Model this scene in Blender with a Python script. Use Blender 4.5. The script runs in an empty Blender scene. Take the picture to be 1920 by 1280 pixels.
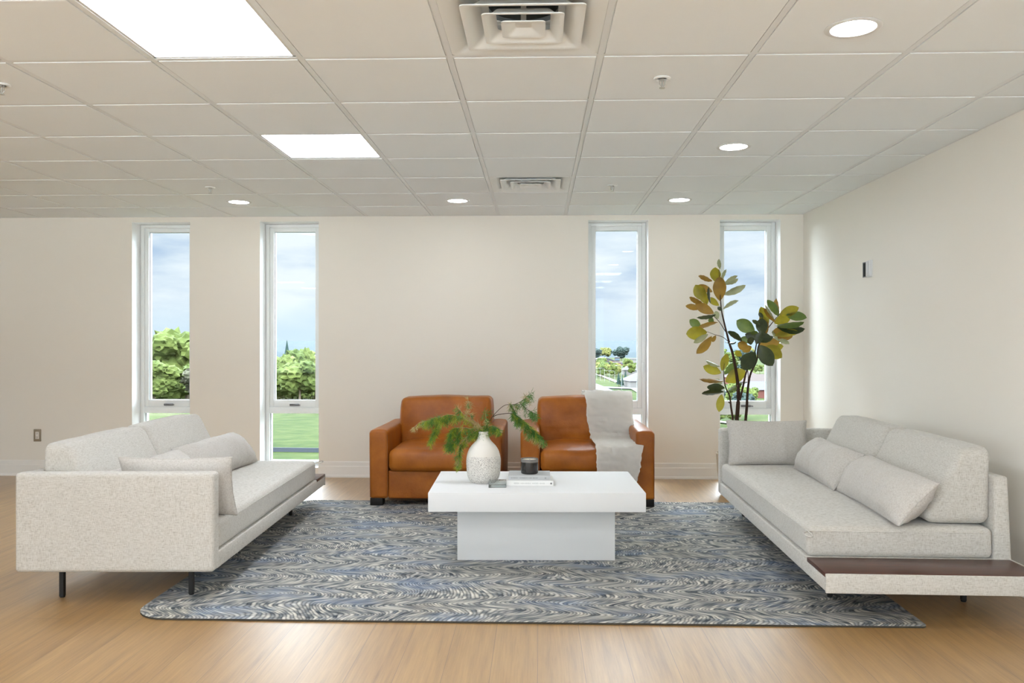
import bpy, bmesh, math, random
from mathutils import Vector, Matrix, noise
random.seed(7)
R = math.radians
S = bpy.context.scene
C = bpy.context.collection

# ------------------------------------------------------------------ camera
cam_d = bpy.data.cameras.new('camera')
cam = bpy.data.objects.new('camera', cam_d); C.objects.link(cam)
cam_d.sensor_width = 36.0
cam_d.lens = 36.0 * 1537 / 1920
cam_d.shift_y = -2 / 1920
cam_d.clip_end = 20000
cam.location = (0, 0, 1.264)
cam.rotation_euler = (R(90), 0, R(1.789))
S.camera = cam

# ------------------------------------------------------------------ view, sky, sun
S.view_settings.view_transform = 'Standard'
S.view_settings.look = 'None'
S.view_settings.gamma = 1
S.view_settings.use_curve_mapping = False
S.view_settings.exposure = 0.17
PANEL_E = 17.5
DOWN_E = 40.0
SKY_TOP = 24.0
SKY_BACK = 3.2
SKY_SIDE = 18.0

def nd(nt, t, **kw):
    n = nt.nodes.new(t)
    for k, v in kw.items():
        if k.startswith('i_'):
            n.inputs[k[2:].replace('_', ' ')].default_value = v
        else:
            setattr(n, k, v)
    return n

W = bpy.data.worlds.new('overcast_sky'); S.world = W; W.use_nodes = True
nt = W.node_tree; nt.nodes.clear(); L = nt.links.new
tc = nd(nt, 'ShaderNodeTexCoord')
sep = nd(nt, 'ShaderNodeSeparateXYZ'); L(tc.outputs['Generated'], sep.inputs[0])
zz = nd(nt, 'ShaderNodeMath', operation='MULTIPLY'); L(sep.outputs['Z'], zz.inputs[0]); zz.inputs[1].default_value = 4.0
cmb = nd(nt, 'ShaderNodeCombineXYZ'); L(sep.outputs['X'], cmb.inputs[0]); L(sep.outputs['Y'], cmb.inputs[1]); L(zz.outputs[0], cmb.inputs[2])
n1 = nd(nt, 'ShaderNodeTexNoise'); n1.inputs['Scale'].default_value = 5.5; n1.inputs['Detail'].default_value = 7; n1.inputs['Roughness'].default_value = .55
L(cmb.outputs[0], n1.inputs['Vector'])
cr = nd(nt, 'ShaderNodeValToRGB'); L(n1.outputs['Fac'], cr.inputs[0])
e = cr.color_ramp.elements
e[0].position = .30; e[0].color = (.47, .60, .79, 1)
e[1].position = .58; e[1].color = (.87, .92, .98, 1)
m = e.new(.43); m.color = (.70, .79, .90, 1)
# clear pale band at the horizon
hb = nd(nt, 'ShaderNodeMapRange'); L(sep.outputs['Z'], hb.inputs['Value'])
hb.inputs['From Min'].default_value = 0.0; hb.inputs['From Max'].default_value = .05
mx = nd(nt, 'ShaderNodeMix', data_type='RGBA'); L(hb.outputs[0], mx.inputs['Factor'])
mx.inputs['A'].default_value = (.66, .80, .93, 1); L(cr.outputs[0], mx.inputs['B'])
# sky strength raised overhead, out of view, to light reveals and floor
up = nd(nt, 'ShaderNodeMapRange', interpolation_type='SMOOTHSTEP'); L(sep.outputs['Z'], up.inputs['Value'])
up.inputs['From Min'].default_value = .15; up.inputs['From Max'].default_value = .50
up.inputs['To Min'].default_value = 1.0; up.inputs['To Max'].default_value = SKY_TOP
# and raised behind the viewer to feed the added rear windows
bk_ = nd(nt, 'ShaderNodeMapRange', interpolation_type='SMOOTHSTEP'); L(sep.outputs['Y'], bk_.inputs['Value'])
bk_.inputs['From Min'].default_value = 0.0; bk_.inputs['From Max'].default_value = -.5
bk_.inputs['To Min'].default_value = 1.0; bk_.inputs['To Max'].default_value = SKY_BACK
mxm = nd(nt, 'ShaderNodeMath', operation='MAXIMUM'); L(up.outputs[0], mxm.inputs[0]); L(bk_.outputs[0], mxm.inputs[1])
# and raised to both sides, out of view, to brighten the window reveals
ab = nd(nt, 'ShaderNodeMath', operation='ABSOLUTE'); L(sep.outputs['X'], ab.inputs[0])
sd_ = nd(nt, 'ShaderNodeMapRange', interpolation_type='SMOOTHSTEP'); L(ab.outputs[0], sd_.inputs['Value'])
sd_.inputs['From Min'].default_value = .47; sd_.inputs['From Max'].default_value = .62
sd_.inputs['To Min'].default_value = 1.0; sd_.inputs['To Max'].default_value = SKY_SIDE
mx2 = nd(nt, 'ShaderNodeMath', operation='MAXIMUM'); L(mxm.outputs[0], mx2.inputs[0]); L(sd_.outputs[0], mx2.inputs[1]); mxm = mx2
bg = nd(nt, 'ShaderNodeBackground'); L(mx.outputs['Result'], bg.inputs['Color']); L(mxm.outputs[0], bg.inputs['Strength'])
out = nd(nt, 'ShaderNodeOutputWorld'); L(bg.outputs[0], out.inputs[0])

# ------------------------------------------------------------------ materials
def mat(name, col, rough=.5, spec=.5, metal=0, **kw):
    m = bpy.data.materials.new(name); m.use_nodes = True
    b = m.node_tree.nodes['Principled BSDF']
    b.inputs['Base Color'].default_value = (*col, 1)
    b.inputs['Roughness'].default_value = rough
    b.inputs['Specular IOR Level'].default_value = spec
    b.inputs['Metallic'].default_value = metal
    for k, v in kw.items():
        b.inputs[k.replace('_', ' ')].default_value = v
    return m

def bump(m, src, strength, dist=.01):
    nt = m.node_tree; b = nt.nodes['Principled BSDF']
    n = nd(nt, 'ShaderNodeBump'); n.inputs['Strength'].default_value = strength; n.inputs['Distance'].default_value = dist
    nt.links.new(src, n.inputs['Height']); nt.links.new(n.outputs[0], b.inputs['Normal'])

def coords(m, scale=(1, 1, 1), rot=(0, 0, 0), kind='Object'):
    nt = m.node_tree
    t = nd(nt, 'ShaderNodeTexCoord'); mp = nd(nt, 'ShaderNodeMapping')
    mp.inputs['Scale'].default_value = scale; mp.inputs['Rotation'].default_value = rot
    nt.links.new(t.outputs[kind], mp.inputs[0]); return mp.outputs[0]

def noise_n(m, vec, scale, detail=4, rough=.5):
    n = nd(m.node_tree, 'ShaderNodeTexNoise'); n.inputs['Scale'].default_value = scale
    n.inputs['Detail'].default_value = detail; n.inputs['Roughness'].default_value = rough
    m.node_tree.links.new(vec, n.inputs['Vector']); return n.outputs['Fac']

def ramp(m, fac, stops):
    r = nd(m.node_tree, 'ShaderNodeValToRGB'); m.node_tree.links.new(fac, r.inputs[0])
    el = r.color_ramp.elements
    while len(el) < len(stops): el.new(.5)
    for q, (p, c) in zip(el, stops): q.position = p; q.color = (*c, 1)
    return r.outputs[0]

def tobase(m, sock): m.node_tree.links.new(sock, m.node_tree.nodes['Principled BSDF'].inputs['Base Color'])
def mixc(m, fac, a, b, blend='MIX'):
    n = nd(m.node_tree, 'ShaderNodeMix', data_type='RGBA', blend_type=blend)
    for s, v in (('Factor', fac), ('A', a), ('B', b)):
        if hasattr(v, 'links'): m.node_tree.links.new(v, n.inputs[s])
        elif isinstance(v, tuple): n.inputs[s].default_value = (*v, 1)
        else: n.inputs[s].default_value = v
    return n.outputs['Result']
def math_n(m, op, a, b=0.0, c=0.0):
    n = nd(m.node_tree, 'ShaderNodeMath', operation=op)
    for i, v in enumerate((a, b, c)):
        if hasattr(v, 'links'): m.node_tree.links.new(v, n.inputs[i])
        else: n.inputs[i].default_value = v
    return n.outputs[0]

def emis(name, col, strength):
    m = bpy.data.materials.new(name); m.use_nodes = True; nt = m.node_tree; nt.nodes.clear()
    e = nd(nt, 'ShaderNodeEmission'); e.inputs[0].default_value = (*col, 1); e.inputs[1].default_value = strength
    o = nd(nt, 'ShaderNodeOutputMaterial'); nt.links.new(e.outputs[0], o.inputs[0]); return m

def paint(name, col, rough=.6):
    m = mat(name, col, rough, .4); v = coords(m)
    bump(m, noise_n(m, v, 180, 2), .06, .002); return m

M = {}
M['wall'] = paint('wall_paint', (.835, .79, .715), .5)
M['reveal'] = paint('reveal_white', (.93, .93, .92))
M['trim'] = paint('trim_paint', (.85, .83, .79), .4)
M['tile'] = mat('ceiling_tile', (.865, .895, .905), .9, .1); v = coords(M['tile']); bump(M['tile'], noise_n(M['tile'], v, 260, 3), .15, .002)
M['grid'] = mat('grid_steel', (.79, .81, .82), .45, .4)
M['vinyl'] = mat('white_vinyl', (.84, .86, .85), .35, .5)
M['white'] = mat('white_lacquer', (.745, .75, .745), .62, .3)
M['diffuser'] = mat('diffuser_enamel', (.82, .84, .83), .35, .5)
M['duct'] = mat('galvanised_duct', (.20, .24, .26), .4, .5, .6)
M['dark'] = mat('black_recess', (.012, .012, .013), .7, .2)
M['black'] = mat('black_powder_coat', (.012, .012, .012), .45, .4)
M['foot'] = mat('black_wood_foot', (.014, .012, .011), .5, .3)
M['chrome'] = mat('sprinkler_metal', (.55, .55, .53), .3, .5, .8)
M['handle'] = mat('grey_handle', (.16, .16, .17), .4, .5, .3)
M['led'] = emis('led_panel', (.93, .985, 1.08), PANEL_E)
M['lamp'] = emis('downlight_lens', (1, .985, .95), DOWN_E)

m = M['floor'] = mat('oak_vinyl_plank', (.5, .3, .15), .42, .5, Coat_Weight=1.0, Coat_Roughness=.41, Coat_IOR=1.8)
v = coords(m, rot=(0, 0, R(90)))
bk = nd(m.node_tree, 'ShaderNodeTexBrick'); m.node_tree.links.new(v, bk.inputs['Vector'])
bk.offset = .37; bk.inputs['Scale'].default_value = 1; bk.inputs['Brick Width'].default_value = 1.22; bk.inputs['Row Height'].default_value = .18
bk.inputs['Mortar Size'].default_value = .0012; bk.inputs['Mortar Smooth'].default_value = .3
bk.inputs['Color1'].default_value = (0, 0, 0, 1); bk.inputs['Color2'].default_value = (1, 1, 1, 1); bk.inputs['Mortar'].default_value = (.5, .5, .5, 1)
v2 = coords(m, (14, .9, 1)); g1 = noise_n(m, v2, 2.2, 8, .62)
v3 = coords(m, (60, 1.6, 1)); g2 = noise_n(m, v3, 2.0, 4, .6)
base = ramp(m, g1, [(.30, (.200, .095, .020)), (.5, (.370, .200, .055)), (.72, (.50, .300, .100))])
base = mixc(m, .28, base, ramp(m, g2, [(.3, (.19, .090, .022)), (.7, (.53, .335, .125))]))
base = mixc(m, .16, base, mixc(m, bk.outputs['Color'], (.29, .15, .045), (.57, .37, .17)))
base = mixc(m, bk.outputs['Fac'], base, (.16, .09, .045))
tobase(m, base); bump(m, g2, .08, .002)

m = M['fabric'] = mat('oat_linen_weave', (.6, .58, .53), .92, .15, Sheen_Weight=.25)
v = coords(m, (1, 1, 1)); a = noise_n(m, coords(m, (60, 60, 420)), 1.0, 2); b_ = noise_n(m, coords(m, (420, 420, 60)), 1.0, 2)
wv = math_n(m, 'ADD', a, b_); wv = math_n(m, 'MULTIPLY', wv, .5)
tobase(m, ramp(m, wv, [(.30, (.36, .33, .28)), (.46, (.535, .51, .46)), (.62, (.625, .605, .56))])); bump(m, wv, .35, .003)
m = M['pillow'] = mat('oat_linen_pillow', (.6, .58, .53), .92, .15, Sheen_Weight=.25)
a = noise_n(m, coords(m, (90, 90, 500)), 1.0, 2); b_ = noise_n(m, coords(m, (500, 90, 90)), 1.0, 2)
wv = math_n(m, 'MULTIPLY', math_n(m, 'ADD', a, b_), .5)
cz = noise_n(m, coords(m, (13, 13, 3.2)), 1.0, 3, .5); wv2 = math_n(m, 'ADD', math_n(m, 'MULTIPLY', wv, .12), cz)
tobase(m, ramp(m, wv, [(.30, (.42, .39, .345)), (.5, (.55, .52, .48)), (.66, (.62, .60, .56))])); bump(m, wv2, .38, .030)

m = M['leather'] = mat('cognac_leather', (.3, .1, .03), .36, .32)
v = coords(m); big = noise_n(m, v, 3.2, 5, .6); vo = nd(m.node_tree, 'ShaderNodeTexVoronoi'); vo.inputs['Scale'].default_value = 320
m.node_tree.links.new(v, vo.inputs['Vector'])
tobase(m, ramp(m, big, [(.30, (.235, .062, .006)), (.52, (.36, .108, .010)), (.72, (.47, .162, .020))]))
cre = noise_n(m, coords(m, (1, 1, 1)), 9, 6, .6)
bump(m, math_n(m, 'ADD', math_n(m, 'MULTIPLY', vo.outputs['Distance'], .12), cre), .32, .016)
m.node_tree.links.new(math_n(m, 'ADD', math_n(m, 'MULTIPLY', big, .22), .26), m.node_tree.nodes['Principled BSDF'].inputs['Roughness'])
M['welt'] = mat('leather_welt', (.22, .065, .017), .42, .4)

m = M['walnut'] = mat('walnut_veneer', (.08, .025, .014), .28, .5)
g = noise_n(m, coords(m, (3, 40, 3)), 1.4, 6, .6); tobase(m, ramp(m, g, [(.3, (.040, .012, .008)), (.7, (.105, .034, .019))]))

m = M['rug'] = mat('tufted_wool', (.4, .4, .4), .95, .08)
v = coords(m)
wn = nd(m.node_tree, 'ShaderNodeTexNoise'); wn.inputs['Scale'].default_value = 1.1; wn.inputs['Detail'].default_value = 2
m.node_tree.links.new(v, wn.inputs['Vector'])
sp = nd(m.node_tree, 'ShaderNodeSeparateXYZ'); m.node_tree.links.new(v, sp.inputs[0])
sw = nd(m.node_tree, 'ShaderNodeSeparateColor'); m.node_tree.links.new(wn.outputs['Color'], sw.inputs[0])
wx = math_n(m, 'MULTIPLY', math_n(m, 'SUBTRACT', sw.outputs[0], .5), .40)
wy = math_n(m, 'MULTIPLY', math_n(m, 'SUBTRACT', sw.outputs[1], .5), .42)
yy = math_n(m, 'DIVIDE', math_n(m, 'ADD', sp.outputs['Y'], wy), .31)
arc = math_n(m, 'COSINE', math_n(m, 'MULTIPLY', yy, 2 * math.pi))
# each row of arcs slides against its neighbours
xx = math_n(m, 'ADD', math_n(m, 'SUBTRACT', sp.outputs['X'], math_n(m, 'MULTIPLY', arc, math_n(m, 'ADD', .012, math_n(m, 'MULTIPLY', math_n(m, 'MAXIMUM', math_n(m, 'SUBTRACT', noise_n(m, coords(m, (.8, 2.4, 1)), 2.0, 2), .30), 0.0), .30)))), wx)
ph = math_n(m, 'DIVIDE', xx, .019)
cell = math_n(m, 'FLOOR', ph)
fr = math_n(m, 'FRACT', ph)
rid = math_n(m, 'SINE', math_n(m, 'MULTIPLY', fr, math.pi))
cv = nd(m.node_tree, 'ShaderNodeCombineXYZ'); m.node_tree.links.new(math_n(m, 'MULTIPLY', cell, 7.31), cv.inputs[0])
m.node_tree.links.new(math_n(m, 'MULTIPLY', sp.outputs['Y'], 17), cv.inputs[1])
yn = noise_n(m, cv.outputs[0], 1.0, 1)
yarn = ramp(m, yn, [(.26, (.07, .085, .10)), (.38, (.20, .22, .23)), (.50, (.40, .40, .38)), (.60, (.62, .60, .54)), (.74, (.78, .76, .69))])
bl = noise_n(m, coords(m, (1.2, 2.6, 1)), 1.7, 4, .6)
blue = ramp(m, bl, [(.50, (0, 0, 0)), (.66, (1, 1, 1))])
yarn = mixc(m, math_n(m, 'MULTIPLY', blue, .62), yarn, mixc(m, yn, (.06, .12, .24), (.42, .52, .68)))
tn = noise_n(m, coords(m, (1.1, 2.2, 1), (0, 0, .4)), 2.3, 4, .6)
yarn = mixc(m, math_n(m, 'MULTIPLY', ramp(m, tn, [(.54, (0, 0, 0)), (.7, (1, 1, 1))]), .40), yarn, mixc(m, yn, (.14, .12, .09), (.58, .52, .42)))
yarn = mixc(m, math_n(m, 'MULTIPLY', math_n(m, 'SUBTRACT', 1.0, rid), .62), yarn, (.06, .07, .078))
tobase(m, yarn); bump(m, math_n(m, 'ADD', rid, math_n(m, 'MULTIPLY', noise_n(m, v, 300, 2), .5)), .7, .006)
M['rug_edge'] = mat('rug_binding', (.06, .055, .045), .95, .05)

m = M['throw'] = mat('cream_plush', (.94, .915, .86), .95, .1)
v = coords(m); bump(m, noise_n(m, v, 90, 4, .6), .12, .004)
M['ceramic'] = m = mat('cream_ceramic', (.74, .71, .65), .75, .25)
v = coords(m); s3 = nd(m.node_tree, 'ShaderNodeSeparateXYZ'); m.node_tree.links.new(v, s3.inputs[0])
edge = math_n(m, 'ADD', s3.outputs['Z'], math_n(m, 'MULTIPLY', noise_n(m, v, 9, 3), .05))
below = math_n(m, 'LESS_THAN', edge, .176)
vr = nd(m.node_tree, 'ShaderNodeTexNoise'); vr.inputs['Scale'].default_value = 280; vr.inputs['Detail'].default_value = 3; m.node_tree.links.new(v, vr.inputs['Vector'])
pits = ramp(m, vr.outputs['Fac'], [(.53, (0, 0, 0)), (.60, (1, 1, 1))])
pv = math_n(m, 'MULTIPLY', pits, below)
tobase(m, mixc(m, math_n(m, 'MULTIPLY', pv, .8), mixc(m, math_n(m, 'MULTIPLY', below, .5), (.74, .71, .65), (.80, .775, .73)), (.21, .19, .17)))
bump(m, math_n(m, 'SUBTRACT', 1.0, pv), .6, .004)
M['smoke'] = mat('smoked_glass', (.014, .013, .012), .12, .6)
M['rim'] = mat('clear_glass_rim', (.16, .155, .15), .06, .7)
M['wax'] = mat('cream_wax', (.85, .76, .62), .6, .3)
M['book_grey'] = mat('grey_book_cloth', (.50, .51, .51), .6, .3)
M['book_white'] = mat('white_book_board', (.82, .82, .80), .5, .4)
M['pages'] = mat('book_pages', (.84, .82, .77), .8, .1)
M['ink'] = mat('spine_ink', (.20, .20, .20), .6, .2)
M['pale_ink'] = mat('pale_spine_ink', (.60, .60, .58), .6, .2)
M['plate'] = mat('taupe_outlet_plate', (.30, .25, .18), .45, .4)
M['socket'] = mat('white_socket', (.78, .74, .68), .4, .4)
m = bpy.data.materials.new('clear_acrylic'); m.use_nodes = True; M['acrylic'] = m
n_ = m.node_tree; n_.nodes.clear(); fz = nd(n_, 'ShaderNodeFresnel'); fz.inputs[0].default_value = 1.45
tr = nd(n_, 'ShaderNodeBsdfTransparent'); tr.inputs[0].default_value = (.93, .96, .95, 1); gl = nd(n_, 'ShaderNodeBsdfGlossy'); gl.inputs['Roughness'].default_value = .05
mxs = nd(n_, 'ShaderNodeMixShader'); n_.links.new(fz.outputs[0], mxs.inputs[0]); n_.links.new(tr.outputs[0], mxs.inputs[1]); n_.links.new(gl.outputs[0], mxs.inputs[2])
o_ = nd(n_, 'ShaderNodeOutputMaterial'); n_.links.new(mxs.outputs[0], o_.inputs[0])
m = bpy.data.materials.new('window_glass'); m.use_nodes = True; M['glass'] = m
n_ = m.node_tree; n_.nodes.clear()
fz = nd(n_, 'ShaderNodeFresnel'); fz.inputs[0].default_value = 1.22
tr = nd(n_, 'ShaderNodeBsdfTransparent'); tr.inputs[0].default_value = (.96, .985, .98, 1)
gl = nd(n_, 'ShaderNodeBsdfGlossy'); gl.inputs['Roughness'].default_value = .0
mxs = nd(n_, 'ShaderNodeMixShader'); n_.links.new(fz.outputs[0], mxs.inputs[0]); n_.links.new(tr.outputs[0], mxs.inputs[1]); n_.links.new(gl.outputs[0], mxs.inputs[2])
o_ = nd(n_, 'ShaderNodeOutputMaterial'); n_.links.new(mxs.outputs[0], o_.inputs[0])

def leafmat(name, c1, c2, trans=.25, rough=.4):
    m = mat(name, c1, rough, .45); v = coords(m)
    tobase(m, ramp(m, noise_n(m, v, 14, 4), [(.35, c1), (.65, c2)]))
    nt = m.node_tree; b = nt.nodes['Principled BSDF']; o = nt.nodes['Material Output']
    t = nd(nt, 'ShaderNodeBsdfTranslucent'); t.inputs[0].default_value = (*[x * 1.25 for x in c2], 1)
    x = nd(nt, 'ShaderNodeMixShader'); x.inputs[0].default_value = trans
    nt.links.new(b.outputs[0], x.inputs[1]); nt.links.new(t.outputs[0], x.inputs[2]); nt.links.new(x.outputs[0], o.inputs['Surface']); return m
M['O'] = leafmat('olive_leaf', (.155, .130, .008), (.30, .25, .018), .35)
M['B'] = leafmat('bronze_leaf', (.165, .085, .010), (.29, .165, .026), .35)
M['D'] = leafmat('dark_leaf', (.022, .034, .012), (.050, .068, .022), .05, .28)
M['G'] = leafmat('green_leaf', (.06, .11, .025), (.14, .19, .04), .2, .33)
M['P'] = leafmat('pale_leaf', (.22, .24, .12), (.34, .35, .20), .3)
M['bark'] = mat('dark_bark', (.050, .026, .016), .75, .2)
M['pot'] = mat('woven_pot', (.36, .29, .20), .8, .2)
M['soil'] = mat('potting_soil', (.03, .02, .014), .95, .1)
M['fern_a'] = leafmat('fern_green', (.045, .15, .022), (.09, .25, .04), .25, .5)
M['fern_b'] = leafmat('fern_lime', (.22, .30, .015), (.36, .42, .04), .3, .5)
M['fern_c'] = leafmat('fern_tan', (.36, .28, .10), (.50, .40, .18), .2, .6)
M['twig'] = mat('tan_twig', (.40, .29, .15), .8, .2)
M['twig_dark'] = mat('dark_twig', (.06, .045, .02), .8, .2)
# outside
m = M['grass'] = mat('meadow_grass', (0.0220, 0.0385, 0.0110), .95, .05)
v = coords(m); tobase(m, ramp(m, math_n(m, 'ADD', math_n(m, 'MULTIPLY', noise_n(m, v, .05, 5), .5), math_n(m, 'MULTIPLY', noise_n(m, v, 1.1, 9, .75), .5)),
    [(.42, (0.0099, 0.0180, 0.0031)), (.485, (0.0167, 0.0248, 0.0050)), (.535, (0.0236, 0.0304, 0.0087)), (.60, (0.0360, 0.0378, 0.0174))]))
def foliage(name, a, b):
    m = mat(name, a, .9, .1); v = coords(m); tobase(m, ramp(m, noise_n(m, v, 1.4, 5, .7), [(.35, a), (.65, b)])); return m
M['tree_a'] = foliage('spring_green_crown', (0.0281, 0.0401, 0.0095), (0.0602, 0.0721, 0.0178))
M['tree_b'] = foliage('yellow_green_crown', (0.0481, 0.0513, 0.0130), (0.0853, 0.0802, 0.0238))
M['tree_c'] = foliage('blue_green_crown', (0.0110, 0.0187, 0.0165), (0.0220, 0.0319, 0.0275))
M['tree_d'] = foliage('grey_brown_crown', (0.0342, 0.0342, 0.0223), (0.0579, 0.0564, 0.0386))
M['conifer'] = foliage('conifer_crown', (0.0066, 0.0165, 0.0132), (0.0154, 0.0286, 0.0220))
M['wood_hazy'] = foliage('woodland', (0.0072, 0.0132, 0.0171), (0.0110, 0.0187, 0.0220))  # blue haze of distance is put into this colour
M['trunk'] = mat('trunk_bark', (.09, .07, .05), .9, .1)
M['fence'] = mat('black_silt_cloth', (.020, .024, .03), .8, .2)
M['bounce_pale'] = mat('bounce_paving', (.60, .585, .56), .9, .1)  # kept pale so the ground added behind throws light upward
M['asphalt'] = mat('asphalt', (0.0468, 0.0468, 0.0495), .9, .1)
M['kerb'] = mat('concrete_kerb', (0.1100, 0.1045, 0.0935), .9, .1)
M['brick'] = mat('red_brick', (0.0715, 0.0275, 0.0220), .9, .1)
M['pale_wall'] = mat('pale_stucco', (0.0935, 0.0880, 0.0825), .8, .1)
M['roof_grey'] = mat('grey_shingle', (0.0468, 0.0440, 0.0468), .9, .1)
M['roof_white'] = mat('white_membrane', (.062, .064, .066), .6, .2)
M['roof_brown'] = mat('brown_shingle', (0.0413, 0.0330, 0.0303), .9, .1)
M['pane'] = mat('dark_pane', (.05, .07, .09), .2, .5)
M['car'] = mat('dark_car_paint', (.03, .035, .05), .3, .5)
M['pole'] = mat('steel_pole', (.12, .125, .13), .5, .4)

# ------------------------------------------------------------------ helpers
def link(name, me, m=None, parent=None):
    o = bpy.data.objects.new(name, me); C.objects.link(o)
    if m:
        for q in (m if isinstance(m, (list, tuple)) else [m]): me.materials.append(q)
    if parent: o.parent = parent
    return o
def obj(name, bm, m, parent=None, smooth=None, bevel=0, seg=3):
    bmesh.ops.recalc_face_normals(bm, faces=bm.faces) if not bm.get('raw') else None
    return _obj(name, bm, m, parent, smooth, bevel, seg)
def _obj(name, bm, m, parent=None, smooth=None, bevel=0, seg=3):
    me = bpy.data.meshes.new(name)
    if bevel:
        ed = [e for e in bm.edges if len(e.link_faces) == 2 and e.calc_face_angle(0) > .5]
        bmesh.ops.bevel(bm, geom=ed, offset=bevel, segments=seg, profile=.5, affect='EDGES', clamp_overlap=True)
    bm.to_mesh(me); bm.free()
    if smooth is not None or bevel:
        for p in me.polygons: p.use_smooth = True
        me.set_sharp_from_angle(angle=R(smooth if smooth else 35))
    return link(name, me, m, parent)
def B(name, bm, m, parent=None, smooth=None, bevel=0, seg=3, fix=True):
    if fix: bmesh.ops.recalc_face_normals(bm, faces=bm.faces)
    return _obj(name, bm, m, parent, smooth, bevel, seg)
def box(bm, x0, x1, y0, y1, z0, z1, mi=0, M_=None):
    v = [bm.verts.new((x, y, z)) for x in (x0, x1) for y in (y0, y1) for z in (z0, z1)]
    for f in ((0, 1, 3, 2), (4, 6, 7, 5), (0, 4, 5, 1), (2, 3, 7, 6), (0, 2, 6, 4), (1, 5, 7, 3)):
        q = bm.faces.new([v[i] for i in f]); q.material_index = mi
    if M_: bmesh.ops.transform(bm, matrix=M_, verts=v)
    return v
def new(): return bmesh.new()
def boxes(*a):
    bm = new()
    for q in a: box(bm, *q)
    return bm
def lathe(bm, prof, n=48, cx=0, cy=0, mi=0, cap=True):
    rings = []
    for r, z in prof:
        rings.append([bm.verts.new((cx + r * math.cos(2 * math.pi * i / n), cy + r * math.sin(2 * math.pi * i / n), z)) for i in range(n)])
    for a, b in zip(rings, rings[1:]):
        for i in range(n):
            f = bm.faces.new((a[i], a[(i + 1) % n], b[(i + 1) % n], b[i])); f.material_index = mi
    if cap:
        for r in (rings[0], rings[-1]):
            f = bm.faces.new(r); f.material_index = mi
def spline(pts, n=6):
    pts = [Vector(p) for p in pts]; P = [2 * pts[0] - pts[1]] + pts + [2 * pts[-1] - pts[-2]]; out = []
    for i in range(1, len(P) - 2):
        for k in range(n):
            t = k / n; a, b, c, d = P[i - 1:i + 3]
            out.append(.5 * ((2 * b) + (c - a) * t + (2 * a - 5 * b + 4 * c - d) * t * t + (3 * b - a - 3 * c + d) * t ** 3))
    return out + [pts[-1]]
def tube(bm, pts, r0, r1=None, n=8, mi=0, closed=False):
    r1 = r0 if r1 is None else r1; pts = [Vector(p) for p in pts]; rings = []; N = len(pts)
    for i, p in enumerate(pts):
        if closed: d = pts[(i + 1) % N] - pts[i - 1]
        else: d = pts[min(i + 1, N - 1)] - pts[max(i - 1, 0)]
        d.normalize(); u = d.cross(Vector((0, 0, 1)))
        if u.length < .05: u = d.cross(Vector((0, 1, 0)))
        u.normalize(); w = d.cross(u); r = r0 + (r1 - r0) * i / max(N - 1, 1)
        rings.append([bm.verts.new(p + r * (u * math.cos(2 * math.pi * k / n) + w * math.sin(2 * math.pi * k / n))) for k in range(n)])
    prs = list(zip(rings, rings[1:])) + ([(rings[-1], rings[0])] if closed else [])
    for a, b in prs:
        for k in range(n):
            f = bm.faces.new((a[k], a[(k + 1) % n], b[(k + 1) % n], b[k])); f.material_index = mi
    if not closed:
        for r in (rings[0], rings[-1]):
            f = bm.faces.new(r); f.material_index = mi
def nz(p, s, o=0): return noise.noise(Vector(p) * s + Vector((o, o * 1.7, o * .6)))
def soft_box(hx, hy, hz, r, n=(14, 14, 5), fn=None):
    """rounded box about the origin; fn(p) -> p reshapes it afterwards"""
    bm = new()
    def steps(h, k):
        q = [-(h - r) - r * math.tan(R(a)) for a in (45, 34, 23, 12)]
        mid = [-(h - r) + 2 * (h - r) * i / k for i in range(k + 1)]
        return q + mid + [-x for x in reversed(q)]
    H = (hx, hy, hz); G = [steps(H[i], n[i]) for i in range(3)]; cache = {}
    def vert(p):
        q = Vector([max(-(H[i] - r), min(H[i] - r, p[i])) for i in range(3)]); d = Vector(p) - q
        if d.length > 1e-9: q = q + d.normalized() * r
        k = tuple(round(x, 5) for x in q)
        if k not in cache: cache[k] = bm.verts.new(fn(q) if fn else q)
        return cache[k]
    for ax in range(3):
        u, w = [i for i in range(3) if i != ax]
        for s in (-1, 1):
            for i in range(len(G[u]) - 1):
                for j in range(len(G[w]) - 1):
                    c = []
                    for a, b in ((i, j), (i + 1, j), (i + 1, j + 1), (i, j + 1)):
                        p = [0, 0, 0]; p[ax] = s * H[ax]; p[u] = G[u][a]; p[w] = G[w][b]; c.append(vert(p))
                    if len(set(c)) == 4: bm.faces.new(c)
    return bm
def thing(name, label, cat, loc=(0, 0, 0), rz=0, group=None):
    o = bpy.data.objects.new(name, None); C.objects.link(o); o.empty_display_size = .1
    o.location = loc; o.rotation_euler = (0, 0, rz); return tag(o, label, cat, group)
def tag(o, label, cat, group=None, kind=None):
    o['label'] = label; o['category'] = cat
    if group: o['group'] = group
    if kind: o['kind'] = kind
    return o
def struct(o): o['kind'] = 'structure'; return o
def clone(o, loc=None, parent=None):
    c = o.copy(); C.objects.link(c)
    if parent: c.parent = parent
    if loc is not None: c.location = loc
    for ch in list(o.children): clone(ch, None, c)
    return c

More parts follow.
